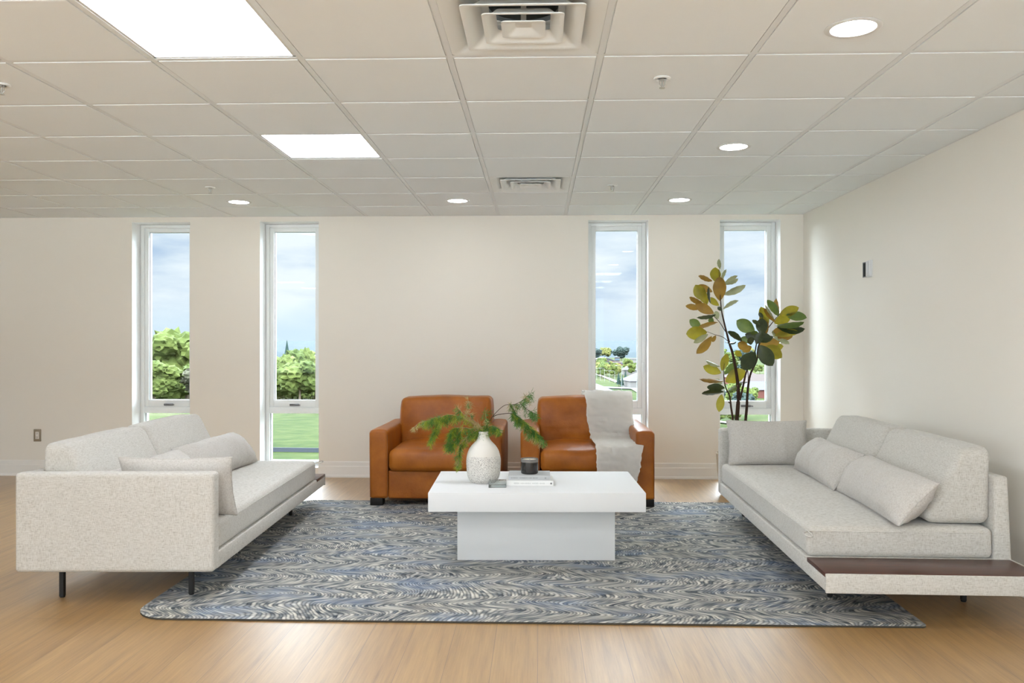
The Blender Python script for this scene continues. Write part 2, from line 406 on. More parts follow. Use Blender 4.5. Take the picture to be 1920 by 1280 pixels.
# ------------------------------------------------------------------ room shell
WY, XR, CZ = 7.535, 2.415, 2.411          # inner faces: back wall, right wall, ceiling
XL, YB = -8.4, -3.6
FY = 7.69                                  # inner face of the window frames
OUT = 7.83
OPEN = [(-3.783, -3.235), (-2.577, -2.027), (.465, 1.013), (1.662, 2.210)]
OZ0, OZ1 = .085, 2.365
struct(B('floor', boxes((XL - .3, XR + .3, YB - .3, OUT, -.12, 0)), M['floor']))
bm = new(); x = XL - .3
for a, b in OPEN:
    box(bm, x, a, WY, OUT, 0, 2.9); box(bm, a, b, WY, OUT, OZ1, 2.9); box(bm, a, b, WY, OUT, 0, OZ0); x = b
box(bm, x, XR + .3, WY, OUT, 0, 2.9)
bmesh.ops.recalc_face_normals(bm, faces=bm.faces)
for f in bm.faces:                         # window reveals take a whiter colour than the wall
    c = f.calc_center_median()
    if abs(f.normal.y) < .5 and WY < c.y < OUT and .05 < c.z < 2.4: f.material_index = 1
struct(B('wall_back', bm, [M['wall'], M['reveal']], fix=False))
struct(B('wall_right', boxes((XR, XR + .3, YB - .3, WY, 0, 2.9)), M['wall']))
struct(B('wall_left', boxes((XL - .3, XL, YB, WY, 0, 2.9)), M['wall']))
fill_windows = [(-7.4, -5.0), (-4.2, -1.8), (-1.0, 1.6)]      # unseen wide windows, added behind the viewer to brighten the room
bm = new(); x = XL - .3
for a, b in fill_windows:
    box(bm, x, a, YB - .3, YB, 0, 2.9); box(bm, a, b, YB - .3, YB, 2.3, 2.9); box(bm, a, b, YB - .3, YB, 0, .45); x = b
box(bm, x, XR, YB - .3, YB, 0, 2.9); struct(B('wall_front', bm, M['wall']))
for k, (a, b) in enumerate(fill_windows):
    c_ = (a + b) / 2; t = struct(bpy.data.objects.new('window_%d' % (k + 5), None)); C.objects.link(t); t.location = (c_, YB - .2, 0); h = (b - a) / 2  # added unseen windows, numbered on from the back wall's own
    B('frame', boxes((-h, -h + .05, 0, .06, .45, 2.3), (h - .05, h, 0, .06, .45, 2.3), (-h + .05, h - .05, 0, .06, .45, .50), (-h + .05, h - .05, 0, .06, 2.25, 2.3), (-.025, .025, 0, .06, .5, 2.25)), M['vinyl'], t)
    B('pane', boxes((-h + .05, h - .05, .03, .034, .5, 2.25)), M['glass'], t)
struct(B('roof_slab', boxes((XL - .3, XR + .3, YB - .3, OUT, 2.9, 3.1)), M['wall']))
# stepped baseboards with a shoe
def base_prof(bm, p0, p1, inward):
    d = (Vector(p1) - Vector(p0)); n = Vector(inward)
    pr = [(0, 0), (.026, 0), (.026, .012), (.020, .022), (.014, .024), (.014, .098), (.009, .106), (.009, .138), (.004, .146), (0, .146)]
    a = [bm.verts.new(Vector(p0) + n * t + Vector((0, 0, z))) for t, z in pr]; b = [bm.verts.new(Vector(p1) + n * t + Vector((0, 0, z))) for t, z in pr]
    for i in range(len(pr)): j = (i + 1) % len(pr); bm.faces.new((a[i], a[j], b[j], b[i]))
    bm.faces.new(a); bm.faces.new(b)
bm = new(); x = XL
for a, b in OPEN + [(XR, XR)]:
    base_prof(bm, (x, WY, 0), (a, WY, 0), (0, -1, 0)); x = b
struct(B('baseboard_back', bm, M['trim']))
bm = new(); base_prof(bm, (XR, WY - .03, 0), (XR, YB, 0), (-1, 0, 0)); struct(B('baseboard_right', bm, M['trim']))
bm = new(); base_prof(bm, (XL, WY - .03, 0), (XL, YB, 0), (1, 0, 0)); struct(B('baseboard_left', bm, M['trim']))

# ------------------------------------------------------------------ ceiling: lay-in tiles in an exposed grid
T = .609
GX0, GY0 = .253, 3.308
cols = [GX0 + T * k for k in range(-15, 5)]; rows = [GY0 + T * k for k in range(-12, 8)]
PANELS = [(i, j) for i in (-3, -9, -15 + 4) for j in (-10, -7, -4, -1, 2, 5) if not (i == -11)]
PANELS = [(-3, j) for j in (-10, -7, -4, -1, 2)] + [(-9, j) for j in (-10, -7, -4, -1)] + [(1, j) for j in (-10, -7, -4)]  # panels outside the view are extras, added to brighten the room
DIFF = [(-1, -1), (-1, 4)]
skip = set(PANELS) | set(DIFF)
bm = new()
for i in range(-15, 5):
    for j in range(-12, 8):
        if (i, j) in skip: continue
        x0, y0 = GX0 + T * i, GY0 + T * j; x1, y1 = min(x0 + T, XR), min(y0 + T, WY); x0 = max(x0, XL); y0 = max(y0, YB)
        if x1 - x0 < .03 or y1 - y0 < .03: continue
        box(bm, x0 + .002, x1 - .002, y0 + .002, y1 - .002, CZ + .005, CZ + .022)
        if x1 - x0 > .1 and y1 - y0 > .1: box(bm, x0 + .0165, x1 - .0165, y0 + .0165, y1 - .0165, CZ - .001, CZ + .006)
struct(B('ceiling', bm, M['tile']))
bm = new()
for gx in cols:
    if XL < gx < XR: box(bm, gx - .012, gx + .012, YB, WY, CZ + .001, CZ + .004); box(bm, gx - .001, gx + .001, YB, WY, CZ + .004, CZ + .04)
for gy in rows:
    if YB < gy < WY: box(bm, XL, XR, gy - .012, gy + .012, CZ + .0012, CZ + .0042); box(bm, XL, XR, gy - .001, gy + .001, CZ + .004, CZ + .04)
box(bm, XL, XR, WY - .022, WY, CZ + .0005, CZ + .003); box(bm, XR - .022, XR, YB, WY, CZ + .0005, CZ + .003); box(bm, XL, XL + .022, YB, WY, CZ + .0005, CZ + .003)
struct(B('trim_1', bm, M['grid']))

def cellc(i, j): return GX0 + T * (i + .5), GY0 + T * (j + .5)
# square LED panels
def led(i, j, label):
    x, y = cellc(i, j); t = thing('led_panel', label, 'ceiling light', (x, y, CZ), 0, 'square flat ceiling light panels'); h = T / 2 - .013
    B('panel_frame', boxes((-h, h, -h, -h + .012, .003, .03), (-h, h, h - .012, h, .003, .03), (-h, -h + .012, -h, h, .003, .03), (h - .012, h, -h, h, .003, .03)), M['white'], t)
    B('diffuser', boxes((-h + .012, h - .012, -h + .012, h - .012, .008, .012)), M['led'], t)
for i, j in PANELS:
    if (i, j) == (-3, -1): lb = 'larger and nearer glowing square light panel at the top left'
    elif (i, j) == (-3, 2): lb = 'smaller farther glowing square light panel in the ceiling above the left sofa'
    else: lb = 'unseen square light panel added in the ceiling behind or beside the view'
    led(i, j, lb)
# recessed round downlights
def down(x, y, label):
    t = thing('downlight', label, 'ceiling light', (x, y, CZ), 0, 'round recessed downlights')
    bm = new(); lathe(bm, [(.098, -.0015), (.100, -.004), (.094, -.007), (.080, -.006), (.077, .006), (.098, .006)], 40); 
    B('trim_ring', bm, M['white'], t, 40)
    bm = new(); lathe(bm, [(.0785, -.003), (.0785, .003)], 40); B('lens', bm, M['lamp'], t)
for x, y, lb in ((1.156, 3.041, 'largest round downlight, nearest the viewer at the top right'),
                 (1.158, 4.885, 'round downlight in the middle of the right-hand row'),
                 (1.156, 6.72, 'small round downlight near the back wall between the right windows'),
                 (-.655, 6.70, 'small round downlight above the left leather armchair, left of the small air vent'),
                 (-2.469, 6.707, 'leftmost small round downlight, in front of the two left windows'),
                 (1.156, 1.2, 'round downlight above the viewer'), (1.156, -.62, 'round downlight behind the viewer')):
    down(x, y, lb)
# air diffusers: nested square cones under a round duct
def cone_ring(bm, h0, z0, h1, z1, lip=.006):
    """hollow square flare from half-size h0 at z0 (mouth) to h1 at z1 (throat), curved, with rounded corners"""
    def ring(h, z, rc):
        v = []
        for cx, cy, a0 in ((1, 1, 0), (-1, 1, 90), (-1, -1, 180), (1, -1, 270)):
            for k in range(5):
                a = R(a0 + 22.5 * k); v.append(bm.verts.new((cx * (h - rc) + rc * math.cos(a), cy * (h - rc) + rc * math.sin(a), z)))
        return v
    prof = [(h0, z0 + .004), (h0, z0)]
    for k in range(7):
        t = k / 6; prof.append((h0 - .004 + (h1 - h0 + .004) * t, z0 + (z1 - z0) * (1 - math.cos(t * math.pi / 2)) if True else 0))
    inner = [ring(h, z, min(.016, h * .3)) for h, z in prof]
    for a, b in zip(inner, inner[1:]):
        n = len(a)
        for i in range(n): bm.faces.new((a[i], a[(i + 1) % n], b[(i + 1) % n], b[i]))
    back = [ring(h + .001, z + .003, min(.016, h * .3)) for h, z in reversed(prof[2:])]
    seq = [inner[-1]] + back + [inner[0]]
    for a, b in zip(seq, seq[1:]):
        n = len(a)
        for i in range(n): bm.faces.new((a[i], a[(i + 1) % n], b[(i + 1) % n], b[i]))
    return inner[-1]
def diffuser(i, j, label):
    x, y = cellc(i, j); t = thing('air_diffuser', label, 'air vent', (x, y, CZ), 0, 'square ceiling air diffusers'); h = T / 2 - .013
    bm = new(); cone_ring(bm, h, .001, .16, .070); B('outer_cone', bm, M['diffuser'], t, 50)
    for a, z0, b, z1 in ((.218, -.006, .150, .040), (.146, -.008, .098, .026)):
        bm = new(); cone_ring(bm, a, z0, b, z1); B('cone', bm, M['diffuser'], t, 50)
    bm = new(); top = cone_ring(bm, .080, -.010, .030, .010); bm.faces.new(top); B('centre_cap', bm, M['diffuser'], t, 50)
    bm = new(); lathe(bm, [(.150, .070), (.128, .077), (.128, .26)], 40, cap=False); lathe(bm, [(.128, .26), (.001, .26)], 40, cap=False)
    bm2 = new(); box(bm2, -.21, .21, -.21, -.128, .070, .074); box(bm2, -.21, .21, .128, .21, .070, .074); box(bm2, -.21, -.128, -.128, .128, .070, .074); box(bm2, .128, .21, -.128, .128, .070, .074)
    B('throat', bm, M['duct'], t, 40); B('back_pan', bm2, M['diffuser'], t)
    B('damper', boxes((-.128, .128, -.004, .004, .12, .20), (-.004, .004, -.128, .128, .11, .16)), M['dark'], t)
    B('hanger', boxes((-.010, .010, -.003, .003, .01, .13)), M['diffuser'], t)
diffuser(-1, -1, 'large square louvred air vent at the top centre of the ceiling')
diffuser(-1, 4, 'small distant square louvred air vent near the back wall above the armchairs')
def sprinkler(x, y, label):
    t = thing('sprinkler', label, 'sprinkler', (x, y, CZ), 0, 'fire sprinkler heads')
    bm = new(); lathe(bm, [(.036, -.001), (.037, -.005), (.030, -.009), (.022, -.006), (.020, .004), (.036, .004)], 28); B('escutcheon', bm, M['diffuser'], t, 40)
    bm = new(); lathe(bm, [(.011, .004), (.011, -.012), (.005, -.016), (.004, -.044), (.001, -.045)], 14)
    tube(bm, [(-.012, 0, -.008), (-.012, 0, -.030), (-.003, 0, -.042)], .002, n=6); tube(bm, [(.012, 0, -.008), (.012, 0, -.030), (.003, 0, -.042)], .002, n=6); B('head', bm, M['chrome'], t, 40)
    bm = new(); lathe(bm, [(.013, -.046), (.013, -.044), (.002, -.043)], 20); B('deflector', bm, M['chrome'], t, 40)
sprinkler(.544, 3.60, 'nearest fire sprinkler head, in the ceiling right of the large air vent')
sprinkler(.552, 6.075, 'small distant fire sprinkler head right of the small air vent')
sprinkler(-2.448, 6.06, 'small distant fire sprinkler head above the left sofa, left of centre')
sprinkler(-2.40, 3.60, 'fire sprinkler head cut by the left edge of the picture')

# ------------------------------------------------------------------ windows
def window(k, a, b, right_latch):
    t = struct(bpy.data.objects.new('window_%d' % k, None)); C.objects.link(t); t.location = ((a + b) / 2, FY, 0)
    h = (b - a) / 2 - .002; z0, z1 = OZ0 + .002, OZ1 - .003; f = .036; tz0, tz1 = .573, .632
    B('frame', boxes((-h, -h + f, 0, .10, z0, z1), (h - f, h, 0, .10, z0, z1), (-h + f, h - f, 0, .10, z0, z0 + f), (-h + f, h - f, 0, .10, z1 - .030, z1), (-h + f, h - f, 0, .10, tz0, tz1)), M['vinyl'], t, bevel=.003, seg=2)
    s = .040; g = h - f
    B('sash', boxes((-g, -g + s, .012, .085, tz1, z1 - .030), (g - s, g, .012, .085, tz1, z1 - .030), (-g + s, g - s, .012, .085, tz1, tz1 + .068), (-g + s, g - s, .012, .085, z1 - .030 - s, z1 - .030)), M['vinyl'], t, bevel=.004, seg=2)
    B('upper_pane', boxes((-g + s - .004, g - s + .004, .046, .050, tz1 + .064, z1 - .026 - s)), M['glass'], t)
    B('lower_pane', boxes((-g - .004, g + .004, .046, .050, z0 + f - .004, tz0 + .004)), M['glass'], t)
    gk = boxes((-g + s - .004, -g + s + .003, .034, .045, tz1 + .064, z1 - .066), (g - s - .003, g - s + .004, .034, .045, tz1 + .064, z1 - .066), (-g + s, g - s, .034, .045, tz1 + .064, tz1 + .071), (-g + s, g - s, .034, .045, z1 - .073, z1 - .066), (-g - .002, -g + .004, .034, .045, z0 + f, tz0), (g - .004, g + .002, .034, .045, z0 + f, tz0))
    B('gasket', gk, M['handle'], t)
    hd = B('handle', boxes((-.045, .045, -.004, .012, .644, .664)), M['handle'], t, bevel=.004, seg=2)
    bm = new(); tube(bm, spline([(-.030, -.006, .656), (-.010, -.018, .660), (.030, -.020, .657), (.062, -.016, .653)]), .007, .005); B('crank', bm, M['handle'], hd, 40)
    if right_latch:
        B('latch', boxes((h - f - .006, h - f + .018, -.010, .004, .92, 1.06)), M['vinyl'], t, bevel=.004, seg=2)
for k, (a, b) in enumerate(OPEN): window(k + 1, a, b, k >= 2)

# ------------------------------------------------------------------ wall fittings
t = thing('wall_outlet', 'taupe electrical outlet plate low on the back wall at far left', 'outlet', (-4.68, WY, .376))
B('cover_plate', boxes((-.036, .036, -.007, 0, -.057, .057)), M['plate'], t, bevel=.004, seg=2)
s_ = B('receptacle', boxes((-.017, .017, -.010, -.004, -.034, .034)), M['socket'], t, bevel=.002, seg=2)
for dz in (-.018, .018):
    B('socket_slot', boxes((-.007, -.0045, -.0108, -.0095, dz - .001, dz + .008), (.0045, .007, -.0108, -.0095, dz - .001, dz + .007), (-.002, .002, -.0108, -.0095, dz - .010, dz - .006)), M['dark'], s_)
t = thing('junction_box', 'dark empty cable opening in the right wall beside a white bracket', 'wall box', (XR, 6.128, 1.785))
B('box_frame', boxes((-.004, .0, -.034, -.026, -.056, .056), (-.004, .0, .026, .034, -.056, .056), (-.004, .0, -.026, .026, .050, .056), (-.004, .0, -.026, .026, -.056, -.050)), M['handle'], t)
B('cavity', boxes((-.002, -.0005, -.026, .026, -.050, .050)), M['dark'], t)
t = thing('wall_bracket', 'small white mounting bracket on the right wall beside a dark opening', 'bracket', (XR, 6.035, 1.785))
B('bracket_plate', boxes((-.006, 0, -.046, .046, -.062, .062)), M['white'], t, bevel=.002, seg=2)
B('flange', boxes((-.020, -.004, .020, .032, -.056, .056), (-.020, -.004, -.034, -.022, -.056, .056)), M['white'], t, bevel=.002, seg=2)
B('slot', boxes((-.0068, -.0055, -.014, .004, -.04, .04)), M['handle'], t)

# ------------------------------------------------------------------ rug
RX0, RX1, RY0, RY1, RT = -1.862, 1.716, 3.655, 6.392, .012
def rug_outline(ins=0):
    pts = []
    for cx, cy, r, a0 in ((RX1, RY0, .03, 270), (RX1, RY1, .10, 0), (RX0, RY1, .14, 90), (RX0, RY0, .17, 180)):
        sx = -1 if cx == RX1 else 1; sy = 1 if cy == RY0 else -1
        for k in range(9):
            a = R(a0 + 90 * k / 8); pts.append((cx + sx * r + (r - ins) * math.cos(a), cy + sy * r + (r - ins) * math.sin(a)))
    return pts
bm = new(); lo = [bm.verts.new((x, y, .001)) for x, y in rug_outline()]; mi_ = [bm.verts.new((x, y, RT - .003)) for x, y in rug_outline()]; hi = [bm.verts.new((x, y, RT)) for x, y in rug_outline(.006)]
n = len(lo)
for i in range(n):
    j = (i + 1) % n; f = bm.faces.new((lo[i], lo[j], mi_[j], mi_[i])); f.material_index = 1; bm.faces.new((mi_[i], mi_[j], hi[j], hi[i]))
bm.faces.new(hi); bm.faces.new(list(reversed(lo)))
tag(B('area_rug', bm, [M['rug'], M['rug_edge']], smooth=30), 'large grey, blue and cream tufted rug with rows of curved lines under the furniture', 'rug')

# ------------------------------------------------------------------ coffee table
t = thing('coffee_table', 'low white block coffee table with a thick overhanging top on the rug', 'table', (-.012, 4.822, RT), R(1.3))
B('pedestal', boxes((-.449, .449, -.150, .190, 0, .322)), M['white'], t, bevel=.002, seg=2)
B('table_top', boxes((-.592, .592, -.368, .368, .320, .424)), M['white'], t, bevel=.0025, seg=2)
TT = .436

# ------------------------------------------------------------------ sofas
SW, SL = .95, 2.385
def sofa(corner, corner_local, rz, label, cush, legz):
    rot = Matrix.Rotation(rz, 3, 'Z'); loc = Vector((*corner, 0)) - rot @ Vector((*corner_local, 0))
    t = thing('platform_sofa', label, 'sofa', loc, rz, 'pale linen platform sofas')
    hx, hy = SW / 2, SL / 2; F = M['fabric']
    B('platform', boxes((-hx + .004, hx - .002, -hy + .06, hy - .006, .158, .240)), F, t, bevel=.008)
    def armfn(p):
        return p + Vector((0, .0025 * nz(p, 4, 3), 0))
    bm = soft_box(hx, .0425, .238, .020, (10, 2, 6), armfn); bmesh.ops.translate(bm, vec=(0, -hy + .0425, .393), verts=bm.verts); B('arm', bm, F, t, 40)
    # back panel, its outer face leaning
    bm = boxes((-hx, -hx + .085, -hy + .085, hy - .285, .158, .628))
    for v in bm.verts:
        if v.co.z > .5 and v.co.x < -hx + .01: v.co.x += .022
    B('back_panel', bm, F, t, bevel=.012)
    # walnut ledge let into the platform end
    B('ledge_rim', boxes((-hx + .002, hx, hy - .012, hy, .155, .240)), F, t, bevel=.004)
    B('ledge_board', boxes((-hx + .02, hx - .001, hy - .275, hy - .012, .222, .2425)), M['walnut'], t, bevel=.002, seg=2)
    # one long seat cushion
    y0, y1 = -hy + .087, hy - .285; cx = (-hx + .087 + hx - .006) / 2; hw = (hx - .006 - (-hx + .087)) / 2
    def seatfn(p):
        u, v = p.x / hw, p.y / ((y1 - y0) / 2); q = Vector(p)
        if p.z > 0: q.z += .016 * max(0, 1 - u ** 4) * max(0, 1 - v ** 6) + .004 * nz(p, 5, 1)
        q.x += .004 * nz(p, 7, 5); q.y += .003 * nz(p, 8, 9); return q
    bm = soft_box(hw, (y1 - y0) / 2, .072, .030, (14, 34, 4), seatfn); bmesh.ops.translate(bm, vec=(cx, (y0 + y1) / 2, .312), verts=bm.verts)
    sc = B('seat_cushion', bm, F, t, 60)
    zt = .362; pts = [(cx + sx * (hw - .004), yy, zt) for sx, yy in ((1, y0 + .03), (1, y1 - .035))] + [(cx + hw - .035, y1 - .004, zt), (cx - hw + .03, y1 - .004, zt)]
    bm = new(); tube(bm, spline(pts, 8), .0035, n=6); B('seam', bm, F, sc, 40)
    # wedge back cushions
    for a, b in cush:
        hl = (b - a) / 2
        def backfn(p):
            w = (p.z + .180) / .36; f = (p.x + .15) / .30
            front = .300 - .165 * max(0, w - .12) / .88 * (1 + .05 * math.sin(w * 3)); q = Vector(p)
            q.x = f * front + .012 * (1 - (p.y / hl) ** 4) * math.sin(math.pi * min(1, max(0, w))) * (1 if f > .5 else 0)
            q.z += .006 * (1 - (p.y / hl) ** 4) * w + .003 * nz(p, 6, a * 9); q.y += .003 * nz(p, 7, 4); return q
        bm = soft_box(.15, hl, .180, .045, (8, 16, 9), backfn)
        bmesh.ops.translate(bm, vec=(-hx + .080, -hy + (a + b) / 2, .575), verts=bm.verts); B('back_cushion', bm, F, t, 60)
    for (lx, ly), lz in zip(((hx - .155, -hy + .13), (-hx + .160, -hy + .13), (hx - .155, hy - .42), (-hx + .160, hy - .42)), legz):
        bm = new(); box(bm, lx - .011, lx + .011, ly - .011, ly + .011, lz + .006, .160); lathe(bm, [(.012, lz), (.013, lz + .008)], 14, lx, ly); B('leg', bm, M['black'], t, bevel=.001, seg=1)
    return t, loc, rot
sofL, locL, rotL = sofa((-1.546, 3.866), (SW / 2, -SL / 2), R(2.0), 'pale linen sofa on the left, its plain arm end towards the viewer', ((.092, .93), (.94, 1.79)), (RT, 0, RT, 0))
sofR, locR, rotR = sofa((1.263, 3.634), (SW / 2, SL / 2), R(180 - 1.2), 'pale linen sofa on the right with a dark wood ledge end towards the viewer', ((.35, 1.19), (1.205, 2.07)), (RT, 0, RT, 0))

# throw pillows ----------------------------------------------------
def pillow_mesh(Lx, Hz, T, seed, wr=1.0, pinch=.05, n=(30, 18)):
    bm = new(); grid = {}
    for s in (-1, 1):
        for i in range(n[0] + 1):
            for j in range(n[1] + 1):
                u = -math.cos(math.pi * i / n[0]); v = -math.cos(math.pi * j / n[1])
                edge = i in (0, n[0]) or j in (0, n[1])
                if s == 1 and edge: grid[(s, i, j)] = grid[(-1, i, j)]; continue
                x = Lx / 2 * u * (1 - pinch * (1 - v * v)); z = Hz / 2 * v * (1 - pinch * 1.2 * (1 - u * u))
                th = T * max(0, (1 - abs(u) ** 3.2)) ** .55 * max(0, (1 - v * v)) ** .55
                w = (nz((x * 3.2 + seed, z * 1.2, s), 5, seed) * .014 + nz((x * 2.2, z * .8, s * 2), 11, seed * 3) * .009) * wr * min(1, th / .03)
                # gathers running in from the ends
                w += .006 * wr * math.sin(v * 16 + seed + 3 * u) * max(0, abs(u) - .45) * min(1, th / .02)
                grid[(s, i, j)] = bm.verts.new((x, s * (th + w), z))
    for s in (-1, 1):
        for i in range(n[0]):
            for j in range(n[1]):
                c = [grid[(s, a, b)] for a, b in ((i, j), (i + 1, j), (i + 1, j + 1), (i, j + 1))]
                if s == -1: c.reverse()
                bm.faces.new(c)
    rim = [grid[(-1, i, 0)].co.copy() for i in range(n[0])] + [grid[(-1, n[0], j)].co.copy() for j in range(n[1])] + [grid[(-1, i, n[1])].co.copy() for i in range(n[0], 0, -1)] + [grid[(-1, 0, j)].co.copy() for j in range(n[1], 0, -1)]
    return bm, rim
def pillow(label, loc, rot, Lx, Hz, T, seed, group, wr=1.0):
    bm, rim = pillow_mesh(Lx, Hz, T, seed, wr); o = tag(B('throw_pillow', bm, M['pillow'], smooth=75), label, 'pillow', group)
    bm = new(); tube(bm, rim, .003, n=6, closed=True); B('piping', bm, M['pillow'], o, 60)
    o.matrix_world = Matrix.Translation(loc) @ rot.to_4x4(); return o
def on_sofa(loc, rot, p): return loc + rot @ Vector(p)
G1 = 'pale linen throw pillows on the sofas'
RY90 = Matrix.Rotation(R(-90), 3, 'Z')
def bolster(loc, rot, yc, Lx, lean, label, seed, twist=0):
    # pillow x runs along the sofa, its face leans back onto the back cushion
    r = rot @ Matrix.Rotation(R(twist), 3, 'Z') @ RY90 @ Matrix.Rotation(R(lean), 3, 'X')
    p = on_sofa(loc, rot, (-.035, -SL / 2 + yc, .505)); return pillow(label, p, r, Lx, .272, .112, seed, G1, 1.0)
bolster(locR, rotR, 1.70, .93, 42, 'plump lumbar pillow on the right sofa, nearest the wood ledge', 2.0, -2)
bolster(locR, rotR, .82, .84, 40, 'plump lumbar pillow on the right sofa, behind the nearest lumbar pillow', 5.0, -1)
bolster(locL, rotL, 1.50, .92, 42, 'plump lumbar pillow at the far end of the left sofa', 8.0, -4)
bolster(locL, rotL, .60, .84, 42, 'lumbar pillow mostly hidden behind the left sofa\'s near arm, against the near back cushion', 11.0, 0)
def armp(loc, rot, x, label, seed, lean=14, y=.185, z=.545):
    r = rot @ Matrix.Rotation(R(180), 3, 'Z') @ Matrix.Rotation(R(-lean), 3, 'X')
    return pillow(label, on_sofa(loc, rot, (x, -SL / 2 + y, z)), r, .56, .315, .062, seed, G1, .5)
armp(locR, rotR, .165, 'flat rectangular pillow propped against the far arm of the right sofa, beneath the plant', 14.0)
armp(locL, rotL, .235, 'flat rectangular pillow propped inside the near arm of the left sofa', 17.0, 16, .185, .535)

# ------------------------------------------------------------------ leather armchairs
def armchair(x, y, rz, label):
    t = thing('leather_armchair', label, 'armchair', (x, y, RT), rz, 'cognac leather armchairs'); LE = M['leather']
    Wd, D = .503, .93
    for s in (-1, 1):
        def fn(p, s=s):
            q = Vector(p); q.x += .006 * nz(p, 4, s) ; q.z += .004 * nz(p, 5, 3 + s)
            if p.z > .2: q.z += .008 * (1 - (p.x / .07) ** 2)
            return q
        bm = soft_box(.072, D / 2, .258, .026, (4, 14, 8), fn); bmesh.ops.translate(bm, vec=(s * (Wd - .072), D / 2, .310), verts=bm.verts); a = B('arm', bm, LE, t, 60)
        for sx in (-1, 1):
            bm = new(); tube(bm, spline([(s * (Wd - .072) + sx * .066, .010, .06), (s * (Wd - .072) + sx * .066, .008, .30), (s * (Wd - .072) + sx * .064, .010, .535)], 5), .0028, n=6)
            B('welt', bm, M['welt'], a, 40)
    bm = soft_box(Wd - .142, .05, .105, .012, (14, 2, 4), lambda p: p + Vector((0, .004 * nz(p, 5), 0))); bmesh.ops.translate(bm, vec=(0, .062, .158), verts=bm.verts); B('front_rail', bm, LE, t, 60)
    B('seat_deck', boxes((-Wd + .14, Wd - .14, .10, D - .1, .07, .240)), LE, t, bevel=.01)
    bm = soft_box(Wd - .142, .085, .31, .03, (12, 3, 8)); bmesh.ops.translate(bm, vec=(0, D - .088, .37), verts=bm.verts); B('back_frame', bm, LE, t, 60)
    hw = Wd - .147
    def sf(p):
        u, v = p.x / hw, p.y / .35; q = Vector(p); w = max(0, 1 - u ** 4) * max(0, 1 - v ** 4)
        if p.z > 0: q.z += .028 * w + .006 * nz(p, 6, 2) * w
        else: q.z -= 0
        if p.y < -.3: q.y -= .022 * max(0, 1 - u ** 4) * (.5 + .5 * math.cos(p.z / .085 * 1.4)); q.y += .010 * nz(p, 7, 8); q.z += .006 * nz(p, 9, 6)
        return q
    bm = soft_box(hw, .35, .082, .045, (18, 16, 5), sf); bmesh.ops.translate(bm, vec=(0, .33, .342), verts=bm.verts); sc = B('seat_cushion', bm, LE, t, 70)
    for zz_ in (.300,):
        pts = [(hw * u, -.014 - .016 * max(0, 1 - u ** 4) - (0 if abs(u) < .93 else -.03 * (abs(u) - .93) / .07), zz_ + .003 * math.sin(u * 5)) for u in [-1 + k / 10 for k in range(21)]]
        bm = new(); tube(bm, pts, .0045, n=8); B('welt', bm, M['welt'], sc, 40)
    bw = .378
    def bf(p):
        u, w = p.x / bw, (p.z + .2) / .4; q = Vector(p); k = max(0, 1 - u ** 4) * max(0, math.sin(math.pi * min(1, max(0, w))))
        if p.y < 0: q.y -= .040 * k; q.y += .018 * nz(p, 5, 4) * k + .010 * nz((p.x, p.z * 3, p.y), 10, 3) * k
        q.x *= 1 + .02 * math.sin(math.pi * min(1, max(0, w))) - .018 * max(0, w - .8) / .2
        q.z += .012 * nz((p.x, 0, 0), 5, 2) * w - .008 * u * u * w
        q.y += .055 * w; return q
    bm = soft_box(bw, .115, .197, .036, (20, 5, 14), bf); bmesh.ops.translate(bm, vec=(.01, .635, .592), verts=bm.verts); bc = B('back_cushion', bm, LE, t, 70)
    zs = [-.15 + .03 * k for k in range(11)]
    for s in (-1, 1):
        bm = new(); tube(bm, [bf(Vector((s * (bw - .012), -.100, z))) + Vector((.01 + s * .002, .635 + .004, .592)) for z in zs], .0035, n=6)
        B('welt', bm, M['welt'], bc, 40)
    for sx in (-1, 1):
        for yy_ in (.010, D - .105):
            B('foot', boxes((sx * (Wd - .052) - .048, sx * (Wd - .052) + .048, yy_, yy_ + .095, 0, .056)), M['foot'], t, bevel=.003, seg=2)
    return t
armchair(-.773, 6.172, R(-.8), 'bare cognac leather armchair on the left, half behind the vase of greenery')
armchair(.378, 6.176, R(.6), 'cognac leather armchair on the right with a cream throw over it')
# throw blanket draped over the right chair (world coordinates)
prof = [(7.05, .695), (7.035, .73), (7.005, .785), (6.95, .815), (6.87, .826), (6.775, .805), (6.695, .735), (6.655, .655), (6.635, .575), (6.615, .505), (6.545, .480), (6.42, .476), (6.28, .474), (6.16, .458), (6.108, .405), (6.096, .33), (6.094, .255), (6.100, .21)]
lefts = [.40, .39, .385, .380, .378, .385, .395, .40, .405, .415, .425, .430, .428, .430, .434, .436, .438, .445]
rights = [.76, .762, .765, .77, .775, .778, .775, .770, .765, .762, .760, .770, .785, .790, .785, .765, .735, .715]
cp = spline([(y, z, 0) for y, z in prof], 5); cl = spline([(a, b, 0) for a, b in zip(lefts, rights)], 5)
bm = new(); NV = 26; gr = []
for i, (p, w) in enumerate(zip(cp, cl)):
    d = (cp[min(i + 1, len(cp) - 1)] - cp[max(i - 1, 0)]).normalized(); nrm = Vector((d.y, -d.x))  # in (y, z)
    if nrm.dot(Vector((-1, .6))) < 0: nrm = -nrm
    row = []
    for k in range(NV + 1):
        v = k / NV; x = w.x + (w.y - w.x) * v + .006 * math.sin(i * .31 + 1) + .016 * nz((i * .09, v * 1.5, 4), 1.6, 3) + .006 * nz((i * .35, v, 7), 2.0, 5)
        lift = .012 + .022 * abs(nz((x * 1.0, i * .045, 0), 9, 2)) + .010 * nz((x * 2, i * .11, 1), 11, 6) + .004 * nz((x * 9, i * .5, 3), 9, 1)
        row.append(bm.verts.new((x, p.x + nrm.x * lift, p.y + nrm.y * lift)))
    gr.append(row)
